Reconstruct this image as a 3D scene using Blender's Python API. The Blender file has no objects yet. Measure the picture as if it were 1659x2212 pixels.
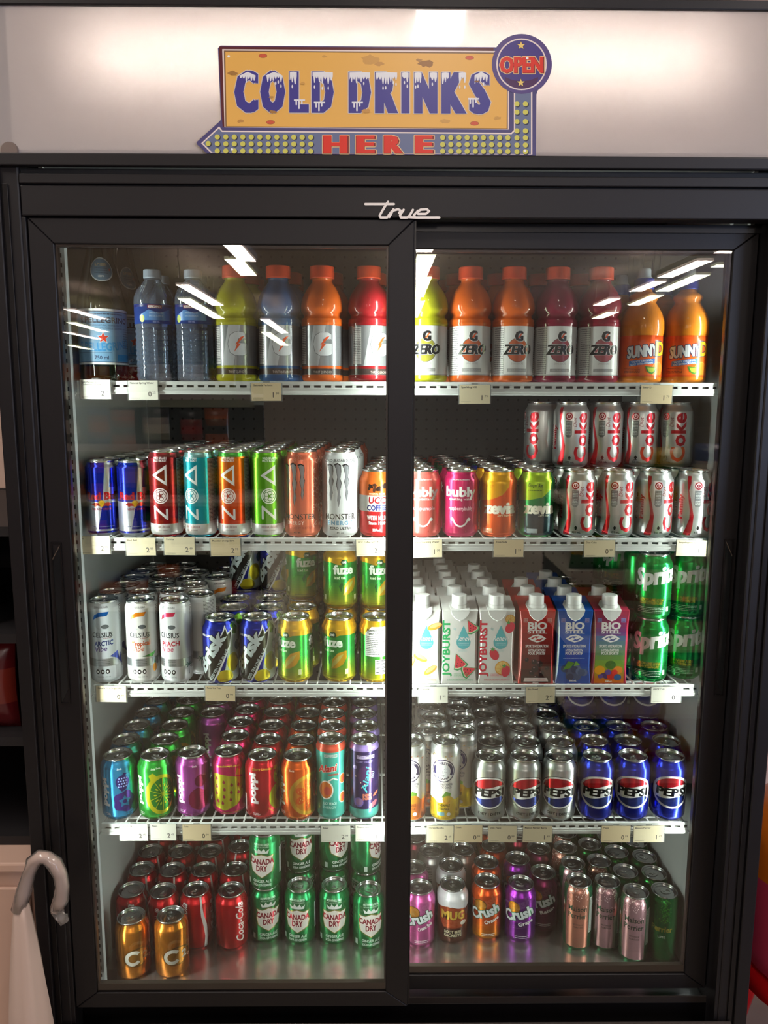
import bpy, bmesh, math, random
from mathutils import Vector, Matrix
from mathutils.geometry import tessellate_polygon
C = bpy.context.scene.collection
SC = bpy.context.scene
PI = math.pi
random.seed(7)

# ---------------------------------------------------------------- camera
FPX, CX0, CY0 = 1661.0, 829.5, 1106.0
CAM = Vector((-0.0381, -1.2697, 1.40))
PITCH, YAW, ROLL = 0.14769, -0.01001, 0.003164
_f0 = Vector((-math.sin(YAW), math.cos(YAW), 0)); _r0 = Vector((math.cos(YAW), math.sin(YAW), 0)); _u0 = Vector((0, 0, 1))
FW = _f0*math.cos(PITCH) - _u0*math.sin(PITCH); _up = _u0*math.cos(PITCH) + _f0*math.sin(PITCH)
RT = _r0*math.cos(ROLL) + _up*math.sin(ROLL); UP = _up*math.cos(ROLL) - _r0*math.sin(ROLL)
cd = bpy.data.cameras.new('camera'); cam = bpy.data.objects.new('camera', cd); C.objects.link(cam)
cam.matrix_world = Matrix(((RT.x, UP.x, -FW.x, CAM.x), (RT.y, UP.y, -FW.y, CAM.y), (RT.z, UP.z, -FW.z, CAM.z), (0, 0, 0, 1)))
cd.sensor_fit = 'HORIZONTAL'; cd.sensor_width = 36; cd.lens = 36*FPX/1659; cd.clip_start = 0.02
SC.camera = cam

def ray(px, py): return FW + RT*((px-CX0)/FPX) - UP*((py-CY0)/FPX)
def atY(px, py, Y):                       # the point of the upright plane y=Y seen at a pixel
    d = ray(px, py); return CAM + d*((Y-CAM.y)/d.y)
def atZ(px, py, Z):                       # the point of the level plane z=Z seen at a pixel
    d = ray(px, py); return CAM + d*((Z-CAM.z)/d.z)

# ---------------------------------------------------------------- world, exposure, lamps
w = bpy.data.worlds.new('world'); SC.world = w; w.use_nodes = True
w.node_tree.nodes['Background'].inputs[0].default_value = (.5, .45, .42, 1)
w.node_tree.nodes['Background'].inputs[1].default_value = 0.02
SC.view_settings.view_transform = 'Standard'; SC.view_settings.look = 'None'
SC.view_settings.exposure = 0.32; SC.view_settings.gamma = 1; SC.view_settings.use_curve_mapping = False
cy = SC.cycles
cy.max_bounces = 9; cy.diffuse_bounces = 4; cy.glossy_bounces = 4; cy.transmission_bounces = 6; cy.transparent_max_bounces = 16
cy.caustics_reflective = False; cy.caustics_refractive = False
cy.use_denoising = True; cy.sample_clamp_indirect = 4.0; cy.sample_clamp_direct = 0; cy.use_adaptive_sampling = False

def area(name, loc, aim, sx, sy, power, col):
    l = bpy.data.lights.new(name, 'AREA'); l.shape = 'RECTANGLE'; l.size = sx; l.size_y = sy; l.energy = power; l.color = col
    o = bpy.data.objects.new(name, l); C.objects.link(o); o.location = loc
    d = Vector(aim).normalized()
    z = -d; x = Vector((0, 0, 1)).cross(z)
    x = Vector((1, 0, 0)) if x.length < 1e-4 else x.normalized()
    y = z.cross(x)
    o.rotation_euler = Matrix(((x.x, y.x, z.x), (x.y, y.y, z.y), (x.z, y.z, z.z))).to_euler()
    return o
LED = (0.93, 1.0, 0.95)
P_SIDE, P_MID = 3.1, 3.3
area('cooler_lamp_side', (-.5835, .034, .945), (1, .15, 0), .012, 1.28, P_SIDE, LED)
area('cooler_lamp_side', (.5835, .0705, .945), (-1, .2, 0), .012, 1.28, P_SIDE, LED)
area('cooler_lamp_middle', (-.012, .078, .945), (-1, .3, 0), .012, 1.28, P_MID*.62, LED)
area('cooler_lamp_middle', (.012, .078, .945), (1, .3, 0), .012, 1.28, P_MID*.62, LED)
# added cool fill far to the side, tinting the black frame blue
area('cool_fill_light', (7.12, -7.5, 1.7), (-1, 0, 0), 6.0, 2.2, 420, (.55, .68, 1.0))

# ---------------------------------------------------------------- materials
def lin(h):
    if not isinstance(h, str): return tuple(h)
    h = h.lstrip('#'); c = [int(h[i:i+2], 16)/255 for i in (0, 2, 4)]
    return tuple(x/12.92 if x <= .04045 else ((x+.055)/1.055)**2.4 for x in c)
_m = {}
def M(col, metal=0.0, rough=0.5, coat=0.0, em=0.0, bump=0.0, spec=.5):
    k = (col, metal, rough, coat, em, bump, spec)
    if k in _m: return _m[k]
    m = bpy.data.materials.new('paint'); m.use_nodes = True; nt = m.node_tree; b = nt.nodes['Principled BSDF']
    c = (*lin(col), 1)
    b.inputs['Base Color'].default_value = c; b.inputs['Metallic'].default_value = metal; b.inputs['Roughness'].default_value = rough
    b.inputs['Coat Weight'].default_value = coat; b.inputs['Coat Roughness'].default_value = .06
    b.inputs['Specular IOR Level'].default_value = spec
    if em: b.inputs['Emission Color'].default_value = c; b.inputs['Emission Strength'].default_value = em
    if bump:
        n = nt.nodes.new('ShaderNodeTexNoise'); n.inputs['Scale'].default_value = 900 if bump < .3 else 60
        bp = nt.nodes.new('ShaderNodeBump'); bp.inputs['Strength'].default_value = bump; bp.inputs['Distance'].default_value = .0006
        tc = nt.nodes.new('ShaderNodeTexCoord')
        nt.links.new(tc.outputs['Object'], n.inputs[0]); nt.links.new(n.outputs[0], bp.inputs['Height']); nt.links.new(bp.outputs[0], b.inputs['Normal'])
    _m[k] = m; return m
def wear(col, col2, scale, rough, metal=0.0):
    m = bpy.data.materials.new('worn_paint'); m.use_nodes = True; nt = m.node_tree; b = nt.nodes['Principled BSDF']
    n = nt.nodes.new('ShaderNodeTexNoise'); n.inputs['Scale'].default_value = scale; n.inputs['Detail'].default_value = 8
    r = nt.nodes.new('ShaderNodeValToRGB'); r.color_ramp.elements[0].position = .4; r.color_ramp.elements[1].position = .7
    r.color_ramp.elements[0].color = (*lin(col), 1); r.color_ramp.elements[1].color = (*lin(col2), 1)
    tc = nt.nodes.new('ShaderNodeTexCoord')
    nt.links.new(tc.outputs['Object'], n.inputs[0]); nt.links.new(n.outputs[0], r.inputs[0]); nt.links.new(r.outputs[0], b.inputs['Base Color'])
    b.inputs['Roughness'].default_value = rough; b.inputs['Metallic'].default_value = metal
    return m
def glassy(name, tint, f0=.04, rough=0.0, ior=1.5, refl=(1, 1, 1), body=None, bodyf=0.0):
    # clear sheet: what is behind shows through tinted, its surface mirrors by its Fresnel share
    m = bpy.data.materials.new(name); m.use_nodes = True; nt = m.node_tree
    nt.nodes.remove(nt.nodes['Principled BSDF']); out = nt.nodes['Material Output']
    t = nt.nodes.new('ShaderNodeBsdfTransparent'); t.inputs[0].default_value = (*tint, 1)
    g = nt.nodes.new('ShaderNodeBsdfGlossy'); g.inputs['Color'].default_value = (*refl, 1); g.inputs['Roughness'].default_value = rough
    fr = nt.nodes.new('ShaderNodeFresnel'); fr.inputs[0].default_value = ior
    mx = nt.nodes.new('ShaderNodeMixShader'); nt.links.new(fr.outputs[0], mx.inputs[0])
    src = t
    if body:
        d = nt.nodes.new('ShaderNodeBsdfDiffuse'); d.inputs[0].default_value = (*lin(body), 1)
        m2 = nt.nodes.new('ShaderNodeMixShader'); m2.inputs[0].default_value = bodyf
        nt.links.new(t.outputs[0], m2.inputs[1]); nt.links.new(d.outputs[0], m2.inputs[2]); src = m2
    nt.links.new(src.outputs[0], mx.inputs[1]); nt.links.new(g.outputs[0], mx.inputs[2]); nt.links.new(mx.outputs[0], out.inputs[0])
    return m

# ---------------------------------------------------------------- objects
def link(name, me, parent=None, loc=None):
    o = bpy.data.objects.new(name, me); C.objects.link(o)
    if parent: o.parent = parent
    if loc: o.location = loc
    return o
def tag(o, label=None, cat=None, group=None, kind=None):
    if label: o['label'] = label
    if cat: o['category'] = cat
    if group: o['group'] = group
    if kind: o['kind'] = kind
    return o
def empty(name, loc, rz=0.0, **k):
    o = bpy.data.objects.new(name, None); C.objects.link(o); o.location = loc; o.rotation_euler = (0, 0, rz); o.empty_display_size = .02
    return tag(o, **k)
def mesh(name, bm, mats):
    me = bpy.data.meshes.new(name); bm.normal_update(); bm.to_mesh(me); bm.free()
    for m in (mats if isinstance(mats, (list, tuple)) else [mats]): me.materials.append(m)
    return me
def obj(name, bm, mats, parent=None, loc=None): return link(name, mesh(name, bm, mats), parent, loc)
def box(bm, x0, x1, y0, y1, z0, z1, mi=0, bev=0.0):
    v = [bm.verts.new((x, y, z)) for x in (x0, x1) for y in (y0, y1) for z in (z0, z1)]
    fs = []
    for q in ((0, 1, 3, 2), (4, 6, 7, 5), (0, 4, 5, 1), (2, 3, 7, 6), (0, 2, 6, 4), (1, 5, 7, 3)):
        f = bm.faces.new([v[i] for i in q]); f.material_index = mi; fs.append(f)
    if bev:
        es = list({e for f in fs for e in f.edges})
        r = bmesh.ops.bevel(bm, geom=es, offset=bev, segments=2, affect='EDGES', profile=.5)
        for f in r['faces']: f.material_index = mi
    return fs
def bx(name, dims, m, parent=None, bev=0.0, **k):
    bm = bmesh.new(); box(bm, *dims, bev=bev); o = obj(name, bm, m, parent); return tag(o, **k)
def tube(bm, pts, r, n=10, mi=0, closed=False):
    P = [Vector(p) for p in pts]; rings = []
    for i, p in enumerate(P):
        a = P[(i-1) % len(P)] if (i or closed) else p; b = P[(i+1) % len(P)] if (i < len(P)-1 or closed) else p
        t = (b-a).normalized(); s = t.cross(Vector((.31, .17, .93)))
        s = s.normalized() if s.length > 1e-3 else t.orthogonal().normalized(); u = t.cross(s)
        rr = r[i] if isinstance(r, (list, tuple)) else r
        rings.append([bm.verts.new(p + s*(rr*math.cos(2*PI*k/n)) + u*(rr*math.sin(2*PI*k/n))) for k in range(n)])
    for i in range(len(rings) - (0 if closed else 1)):
        A, B = rings[i], rings[(i+1) % len(rings)]
        for k in range(n):
            f = bm.faces.new((A[k], A[(k+1) % n], B[(k+1) % n], B[k])); f.smooth = True; f.material_index = mi
    if not closed:
        for R_ in (rings[0][::-1], rings[-1]):
            f = bm.faces.new(R_); f.material_index = mi
def lathe(bm, prof, n=48, mi=0, caps=(False, False), mis=None):
    rings = []
    for r, z in prof:
        rings.append([bm.verts.new((r*math.sin(2*PI*k/n), -r*math.cos(2*PI*k/n), z)) for k in range(n)])
    for i in range(len(rings)-1):
        A, B = rings[i], rings[i+1]
        for k in range(n):
            f = bm.faces.new((A[k], A[(k+1) % n], B[(k+1) % n], B[k])); f.smooth = True
            f.material_index = mis[i] if mis else mi
    if caps[0]: bm.faces.new(rings[0][::-1]).material_index = mis[0] if mis else mi
    if caps[1]: bm.faces.new(rings[-1]).material_index = mis[-1] if mis else mi

# ---------------------------------------------------------------- flat artwork: shapes and lettering laid out in millimetres
_tx = {}
_cap = {}
def glyphs(s, bold=0.0, res=2, space=1.0):
    k = (s, bold, res, space)
    if k in _tx: return _tx[k]
    cu = bpy.data.curves.new('lettering', 'FONT'); cu.body = s; cu.offset = bold; cu.resolution_u = res; cu.space_character = space
    cu.align_x = 'CENTER'; cu.fill_mode = 'BOTH'
    o = bpy.data.objects.new('lettering', cu); me = o.to_mesh()
    vs = [(v.co.x, v.co.y) for v in me.vertices]; fs = [tuple(p.vertices) for p in me.polygons]
    o.to_mesh_clear(); bpy.data.objects.remove(o); bpy.data.curves.remove(cu)
    if vs:
        xs = [v[0] for v in vs]; mx = (min(xs)+max(xs))/2; wd = max(xs)-min(xs)
    else: mx, wd = 0, 1
    vs = [(x-mx, y) for x, y in vs]
    _tx[k] = (vs, fs, wd); return _tx[k]
CAPH = 0.682
class Art:
    """A sheet of coloured shapes, each lying just above the one before it."""
    def __init__(s): s.items = []; s.cols = []
    def _c(s, col):
        if col not in s.cols: s.cols.append(col)
        return s.cols.index(col)
    def add(s, vs, fs, col, layer=None): s.items.append((vs, fs, s._c(col), len(s.items) if layer is None else layer)); return s
    def P(s, pts, col):
        t = tessellate_polygon([[Vector((x, y, 0)) for x, y in pts]])
        return s.add(list(pts), [tuple(f) for f in t], col)
    def R(s, x0, y0, x1, y1, col): return s.add([(x0, y0), (x1, y0), (x1, y1), (x0, y1)], [(0, 1, 2, 3)], col)
    def E(s, cx, cy_, rx, ry, col, rot=0, n=28, a0=0, a1=360):
        c, d = math.cos(math.radians(rot)), math.sin(math.radians(rot)); pts = []
        full = a1-a0 >= 360; m = n if full else n+1
        for i in range(m):
            a = math.radians(a0 + (a1-a0)*i/n); x, y = rx*math.cos(a), ry*math.sin(a)
            pts.append((cx+x*c-y*d, cy_+x*d+y*c))
        return s.P(pts, col)
    def O(s, cx, cy_, r, w_, col, ry=None, n=32, a0=0, a1=360):
        ry = ry or r; full = a1-a0 >= 360; vs = []; fs = []; m = n if full else n+1
        for i in range(m):
            a = math.radians(a0+(a1-a0)*i/n)
            for q in (0, w_): vs.append((cx+(r-q)*math.cos(a), cy_+(ry-q)*math.sin(a)))
        for i in range(n):
            j = (i+1) % m; fs.append((2*i, 2*j, 2*j+1, 2*i+1))
        return s.add(vs, fs, col)
    def L(s, pts, w_, col):                  # a brush stroke
        vs = []; fs = []
        for (x0, y0), (x1, y1) in zip(pts, pts[1:]):
            d = math.hypot(x1-x0, y1-y0) or 1; nx, ny = -(y1-y0)/d*w_/2, (x1-x0)/d*w_/2; b = len(vs)
            vs += [(x0+nx, y0+ny), (x0-nx, y0-ny), (x1-nx, y1-ny), (x1+nx, y1+ny)]; fs.append((b, b+1, b+2, b+3))
        s.add(vs, fs, col)
        vs = []; fs = []
        for x, y in pts:
            b = len(vs); vs += [(x+w_/2*math.cos(a*PI/4), y+w_/2*math.sin(a*PI/4)) for a in range(8)]; fs.append(tuple(range(b, b+8)))
        return s.add(vs, fs, col)
    def T(s, txt, x, y, h, col, bold=0.0, rot=0, shear=0, wid=None, sx=1.0, out=None, ow=.06, space=1.0, arc=0, res=2, heavy=0.0):
        """Lettering centred on x with its foot at y, cap height h; wid fits it to a width; out sets an outline colour."""
        vs, fs, wd = glyphs(txt, min(bold, .03), res, space); k = h/CAPH; kx = (wid/wd) if wid else k*sx
        hv = max(0.0, bold-.03)+heavy; hx = [0.0] if hv < .004 else ([-hv, hv] if hv < .05 else [-hv, -hv/3, hv/3, hv]); runs = []
        if wid and hv: kx = (wid-2*hv*h)/wd
        if out:
            e = hx[-1]
            for dx, dy in ((e+ow, 0), (-e-ow, 0), (e+.7*ow, .7*ow), (e+.7*ow, -.7*ow), (-e-.7*ow, .7*ow), (-e-.7*ow, -.7*ow), (e*.6, ow), (e*.6, -ow), (-e*.6, ow), (-e*.6, -ow)): runs.append((out, dx, dy))
        runs += [(col, dx, 0) for dx in hx]; cr, sr = math.cos(math.radians(rot)), math.sin(math.radians(rot))
        for c, dx, dy in runs:
            q = []
            for a, b in vs:
                X, Y = a*kx+dx*h, b*k+dy*h
                if arc: Y -= arc*(X*X)/max(1e-6, (wd*kx/2)**2)
                X += shear*Y; q.append((x+X*cr-Y*sr, y+X*sr+Y*cr))
            s.add(q, fs, c)
        return s
    def star(s, x, y, r, col, n=5, q=.42, rot=90):
        return s.P([(x+(r if i % 2 == 0 else r*q)*math.cos(math.radians(rot+180*i/n)), y+(r if i % 2 == 0 else r*q)*math.sin(math.radians(rot+180*i/n))) for i in range(2*n)], col)
    def G(s, x0, y0, x1, y1, c0, c1, n=8):   # printed blend from c0 at the foot to c1 at the head
        a, b = [int(c0[i:i+2], 16) for i in (1, 3, 5)], [int(c1[i:i+2], 16) for i in (1, 3, 5)]
        for i in range(n):
            t = (i+.5)/n; col = '#%02x%02x%02x' % tuple(int(round(p+(q-p)*t)) for p, q in zip(a, b))
            s.R(x0, y0+(y1-y0)*i/n, x1, y0+(y1-y0)*(i+1)/n, col)
        return s
    def fine(s, x0, y0, x1, y1, n, col, th=.35, seed=1):   # paragraphs of print too small to read
        rnd = random.Random(seed); vs = []; fs = []
        for i in range(n):
            y = y1-(i+.5)*(y1-y0)/n; x = x0
            while x < x1-.5:
                l = min(rnd.uniform(1.2, 4.5), x1-x); b = len(vs); t = (y1-y0)/n*th
                vs += [(x, y-t/2), (x+l, y-t/2), (x+l, y+t/2), (x, y+t/2)]; fs.append((b, b+1, b+2, b+3)); x += l+rnd.uniform(.4, .9)
        return s.add(vs, fs, col)
    def mesh_into(s, bm, fmap, base_mi, xcuts=(), ycuts=()):
        """Cuts the sheet along the facets of what it lies on and lays it there; returns the new vertices."""
        t = bmesh.new(); bb = []
        for vs, fs, c, _ in s.items:         # a shape rises only above those it really crosses
            q = (min(v[0] for v in vs), max(v[0] for v in vs), min(v[1] for v in vs), max(v[1] for v in vs)) if vs else (0, 0, 0, 0); ly = 1
            for (r_, c2, l2) in bb:
                if l2 >= ly and q[0] < r_[1] and q[1] > r_[0] and q[2] < r_[3] and q[3] > r_[2]: ly = l2+1
            bb.append((q, c, ly))
            V = [t.verts.new((x, y, ly)) for x, y in vs]
            for f in fs:
                try: F = t.faces.new([V[i] for i in f]); F.material_index = c+base_mi
                except ValueError: pass
        if xcuts or ycuts:
            xs = [v.co.x for v in t.verts]; ys = [v.co.y for v in t.verts]; lo, hi, l2, h2 = min(xs), max(xs), min(ys), max(ys)
            for x in xcuts:
                if lo < x < hi: bmesh.ops.bisect_plane(t, geom=t.verts[:]+t.edges[:]+t.faces[:], dist=1e-5, plane_co=(x, 0, 0), plane_no=(1, 0, 0))
            for y in ycuts:
                if l2 < y < h2: bmesh.ops.bisect_plane(t, geom=t.verts[:]+t.edges[:]+t.faces[:], dist=1e-5, plane_co=(0, y, 0), plane_no=(0, 1, 0))
        t.normal_update()
        for f in t.faces:
            if f.normal.z < 0: f.normal_flip()
        nv = {}
        for v in t.verts: nv[v] = bm.verts.new(fmap(v.co.x, v.co.y, v.co.z))
        for f in t.faces:
            try:
                if f.calc_area() < 1e-9: continue
                g = bm.faces.new([nv[v] for v in f.verts]); g.material_index = f.material_index; g.smooth = True
            except ValueError: pass
        t.free()

def flat_art(name, art, fmap, mats, parent=None):
    bm = bmesh.new(); art.mesh_into(bm, fmap, 0)
    loose = [v for v in bm.verts if not v.link_faces]; bmesh.ops.delete(bm, geom=loose, context='VERTS')
    for f in bm.faces: f.smooth = False
    return obj(name, bm, mats, parent)

# ================================================================ the shop around the cooler
floor_m = wear('#8d8378', '#a0968a', 3, .25)
bx('floor', (-7.2, 7.2, -16, 1.0, -.05, 0), floor_m, kind='structure')
bx('ceiling', (-7.2, 7.2, -16, 1.0, 3.0, 3.05), M('#d6c8bc', rough=.8), kind='structure')
bx('wall_back', (-7.2, 7.2, .86, .92, 0, 3.0), M('#c9aea0', rough=.8), kind='structure')
bx('wall_front', (-7.2, 7.2, -16.05, -16, 0, 3.0), M('#96877c', rough=.8), kind='structure')
bx('wall_left', (-7.25, -7.2, -16, 1.0, 0, 3.0), M('#96877c', rough=.8), kind='structure')
bx('wall_right', (7.2, 7.25, -16, 1.0, 0, 3.0), M('#9a8b80', rough=.8), kind='structure')

bx('blue_glow_panel', (7.17, 7.199, -10.5, -4.5, .6, 2.8), M('#9fb8e8', em=1.2), kind='structure')  # added glowing panel, a made-up source for the cool fill
# strip lamps of the shop ceiling, in rows that run away from the cooler: their mirror images cross the door glass
ZL = 2.62
def strip_lamp(pa, pb, right, where):
    A, B = atZ(*pa, ZL), atZ(*pb, ZL); g = 2*(.0445 if right else .008)
    x, ya, yb = (A.x+B.x)/2, g-A.y, g-B.y; L = abs(ya-yb)
    t = empty('ceiling_light', (x, (ya+yb)/2, ZL), label='white strip ceiling light mirrored ' + where, cat='ceiling light', group='strip lights under the shop ceiling')
    bm = bmesh.new(); box(bm, -.085, .085, -L/2-.02, L/2+.02, .0215, .07, bev=.004); obj('housing', bm, M('#d9d6d0', rough=.5), t)
    bm = bmesh.new(); tube(bm, [(-.05, -L/2+.05, .0702), (-.05, -L/2+.05, 3.0-ZL)], .004, 6); obj('hanger', bm, M('#9a9690', rough=.5), t)
    bm = bmesh.new(); tube(bm, [(-.05, L/2-.05, .0702), (-.05, L/2-.05, 3.0-ZL)], .004, 6); obj('hanger', bm, M('#9a9690', rough=.5), t)
    bm = bmesh.new(); box(bm, -.075, .075, -L/2, L/2, .004, .021, bev=.003); obj('diffuser', bm, M('#fff2e6', em=2.0), t)
    area('strip_or_fill_light', (x, (ya+yb)/2, ZL), (0, 0, -1), .15, L, LAMP_RAD*PI*.15*L, (1, .90, .82))
    area('added_ceiling_fill', (x, (ya+yb)/2, ZL+.075), (0, 0, 1), .15, L, .13*LAMP_RAD*PI*.15*L, (1, .90, .82))  # added upward fill to brighten the ceiling; the strips themselves shine down
LAMP_RAD = 46.0
for pa, pb, r_, w_ in (((490, 528), (545, 565), 0, 'above the yellow sports drink'), ((408, 615), (460, 660), 0, 'across the spring water bottles'), ((130, 668), (240, 690), 0, 'over the top of the pale blue bottle label'),
    ((130, 718), (225, 733), 0, 'over the star of the pale blue bottle label'), ((578, 690), (610, 720), 0, 'across the dark blue sports drink'), ((922, 500), (920, 545), 1, 'highest beside the middle stile'),
    ((918, 567), (900, 612), 1, 'second beside the middle stile'), ((902, 620), (893, 658), 1, 'third beside the middle stile'), ((1530, 563), (1430, 600), 1, 'above the last orange juice bottle'),
    ((1425, 608), (1372, 630), 1, 'at the neck of the first orange juice bottle'), ((1333, 645), (1288, 660), 1, 'over the last pinkish red sports drink'), ((1590, 541), (1545, 547), 1, 'in the upper corner of the rear door')):
    strip_lamp(pa, pb, r_, w_)
for _x, _y in ((-1.7, -.8), (1.7, -.8)):
    area('strip_or_fill_light', (_x, _y, 2.95), (0, 0, -1), .15, 1.4, 1.0*LAMP_RAD*PI*.15*1.4, (1, .90, .82))  # two added fill lights without fixtures, brightening the rack and cooler face
strip_lamp((947, 20), (947, 100), 0, 'sign panel above the tin sign')

# ================================================================ the cooler cabinet
BLK = M('#100d0f', rough=.42, bump=.12, spec=.4); BLK2 = M('#0c0a0b', rough=.3, spec=.4); GAP = M('#050506', rough=.6)
WHT = M('#e2e6e2', rough=.35); WALL = M('#dde1dd', rough=.3, spec=.5); GREYIN = M('#5a5b5a', rough=.5)
cab = empty('display_cooler', (0, 0, 0), label='black two-door glass display cooler full of canned and bottled drinks', cat='fridge')
W = .6495
bm = bmesh.new()
# outer shell: sides, top, bottom, back
box(bm, -W, -.5975, 0, .76, .0, 1.997, bev=.003); box(bm, .5975, W, 0, .76, .0, 1.997, bev=.003)
box(bm, -.5975, .5975, .7305, .76, .12, 1.997); box(bm, -.5975, .5975, .012, .7305, 1.79, 1.8)
box(bm, -.5975, .5975, .012, .7305, .1, .215)
obj('case', bm, BLK, cab)
bx('base_grille', (-.5965, .5965, .03, .06, .01, .098), BLK2, cab)
bx('top_trim', (-.6495, .6495, -.007, -.0004, 1.984, 1.999), BLK, cab, bev=.002)
# inner liner
bm = bmesh.new()
box(bm, -.5974, -.5905, .075, .73, .2155, 1.785); obj('side_liner', bm, WALL, cab)
bm = bmesh.new(); box(bm, .5905, .5974, .075, .73, .2155, 1.785); obj('side_liner', bm, WALL, cab)
bm = bmesh.new(); box(bm, -.59, .59, .715, .73, .2155, 1.785); obj('back_liner', bm, GREYIN, cab)
bm = bmesh.new(); box(bm, -.59, .59, .075, .7145, 1.775, 1.7895); obj('inner_ceiling', bm, GREYIN, cab)
# perforated air duct on the back wall: holes as dark studs of a grid
a = Art()
for i in range(44):
    for j in range(60): a.E(-.56*1000+i*26, 270+j*25, 3.1, 3.1, '#0a0a0a', n=8)
bm = bmesh.new(); a.mesh_into(bm, lambda x, y, l: (x/1000, .7146, y/1000), 0); obj('back_perforation', bm, [M('#0a0a0a')], cab)
# deck
deck_m = bpy.data.materials.new('brushed_deck'); deck_m.use_nodes = True
_b = deck_m.node_tree.nodes['Principled BSDF']; _b.inputs['Base Color'].default_value = (*lin('#b9b3ab'), 1); _b.inputs['Metallic'].default_value = .85; _b.inputs['Roughness'].default_value = .24
DECK = .251
bx('deck', (-.5900, .5900, .0785, .7145, .2165, DECK), deck_m, cab, bev=.002, label='brushed metal deck')
bx('added_light_baffle', (-.5900, -.5690, .0555, .0568, .3, 1.6), WHT, cab)  # added unseen plate that keeps the side lamp's light off the pilaster
# pilasters with slots
for s, nm in ((-1, 'l'), (1, 'r')):
    bm = bmesh.new(); X0 = s*.588; X1 = s*.5665
    box(bm, min(X0, X1), max(X0, X1), .0855, .098, DECK+.001, 1.774, 0)
    z = DECK+.03
    while z < 1.76:
        box(bm, s*.5735-.0022, s*.5735+.0022, .0848, .0856, z, z+.007, 1); z += .0159
    obj('shelf_pilaster', bm, [M('#c2c7c6', rough=.4), GAP], cab)
    bm = bmesh.new(); box(bm, min(s*.5904, s*.5885), max(s*.5904, s*.5885), .6, .622, DECK+.001, 1.774, 0); obj('shelf_pilaster', bm, WHT, cab)
# fascia, ledges, jambs (all face dimensions read off the front plane)
zt = lambda px, y: atY(px, y, 0).z
Z_HDR = 1.7725
bx('header_ledge', (-.6495, .6495, -.0098, -.0004, 1.7535, Z_HDR), BLK, cab, bev=.002)
bx('header_gap', (-.5965, .5965, .006, .05, 1.744, 1.7533), GAP, cab)
bx('fascia_lip', (-.5965, .5965, -.003, .05, 1.729, 1.7438), BLK, cab, bev=.0015)
bx('fascia', (-.5965, .5965, .0, .03, 1.681, 1.7275), BLK, cab, bev=.002)
bx('fascia_shadow_gap', (-.5965, .5965, .004, .03, 1.7277, 1.7288), GAP, cab)
for s in (-1, 1):
    x0, x1 = sorted((s*.6495, s*.626)); bx('corner_post', (x0, x1, -.006, -.0003, .0, 1.7530), BLK, cab, bev=.002)
    x0, x1 = sorted((s*.6235, s*.6145)); bx('jamb_channel', (x0, x1, -.003, -.0003, .12, 1.7286), BLK2, cab, bev=.001)
    x0, x1 = sorted((s*.6135, s*.5915)); bx('door_jamb', (x0, x1, .002, .07, .205, 1.6805), BLK, cab, bev=.0015)
bx('sill', (-.5965, .5965, -.004, .03, .12, .2045), BLK, cab, bev=.002)
bx('sill_edge', (-.5965, .5965, -.0075, -.0042, .248-.0, .2515), M('#6b6460', rough=.3, metal=.6), cab) if 0 else None
bx('sill_edge', (-.62, .62, -.0085, -.0042, .2545-.0, .2575), M('#5c5552', rough=.3, metal=.5), cab)
bx('sill_front', (-.6135, .6135, -.004, .0008, .2, .2543), BLK, cab, bev=.001)
bx('sill_step', (-.5915, .5915, .0365, .0745, .205, .262), BLK2, cab, bev=.001)
bx('sill_track', (-.5915, .5915, .0365, .039, .262, .2745), M('#3a3431', rough=.3, metal=.3), cab)
bx('head_track', (-.5915, .5915, .037, .0745, 1.668, 1.6805), BLK2, cab)
# maker's script badge on the fascia
def facepx(Y): return lambda x, y, l: tuple(atY(x, y, Y - .00012*l))
b = Art(); S_ = '#dcd6cf'
for st in ([(789, 441), (851, 441)], [(838, 436), (826, 455), (820, 466), (822, 470), (836, 470), (845, 458), (850, 453)],
           [(850, 452), (841, 469)], [(848, 455), (860, 452), (866, 455), (862, 460)],
           [(872, 453), (864, 465), (866, 470), (880, 470), (886, 464)], [(892, 453), (883, 469), (896, 470)],
           [(903, 455), (894, 465), (897, 470), (949, 470)], [(903, 462), (920, 462), (927, 456), (922, 452), (908, 453), (901, 459)]):
    b.L(st, 5.0, S_)
bm = bmesh.new(); b.mesh_into(bm, facepx(-.0012), 0)
obj('maker_badge', bm, [M(S_, metal=.4, rough=.35)], cab)['label'] = 'silver script badge'

# header: lamp box behind a translucent glossy panel
hp = bpy.data.materials.new('opal_acrylic'); hp.use_nodes = True; nt = hp.node_tree; nt.nodes.remove(nt.nodes['Principled BSDF'])
d = nt.nodes.new('ShaderNodeBsdfDiffuse'); d.inputs[0].default_value = (*lin('#ddd2ca'), 1)
t = nt.nodes.new('ShaderNodeBsdfTranslucent'); t.inputs[0].default_value = (*lin('#f4e9e0'), 1)
g = nt.nodes.new('ShaderNodeBsdfGlossy'); g.inputs['Roughness'].default_value = .06
tr = nt.nodes.new('ShaderNodeBsdfTransparent'); fr = nt.nodes.new('ShaderNodeFresnel'); fr.inputs[0].default_value = 1.45
m1 = nt.nodes.new('ShaderNodeMixShader'); m1.inputs[0].default_value = .55; m2 = nt.nodes.new('ShaderNodeMixShader'); m2.inputs[0].default_value = .02; m3 = nt.nodes.new('ShaderNodeMixShader')
nt.links.new(d.outputs[0], m1.inputs[1]); nt.links.new(t.outputs[0], m1.inputs[2]); nt.links.new(m1.outputs[0], m2.inputs[1]); nt.links.new(tr.outputs[0], m2.inputs[2])
nt.links.new(fr.outputs[0], m3.inputs[0]); nt.links.new(m2.outputs[0], m3.inputs[1]); nt.links.new(g.outputs[0], m3.inputs[2]); nt.links.new(m3.outputs[0], nt.nodes['Material Output'].inputs[0])
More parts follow.
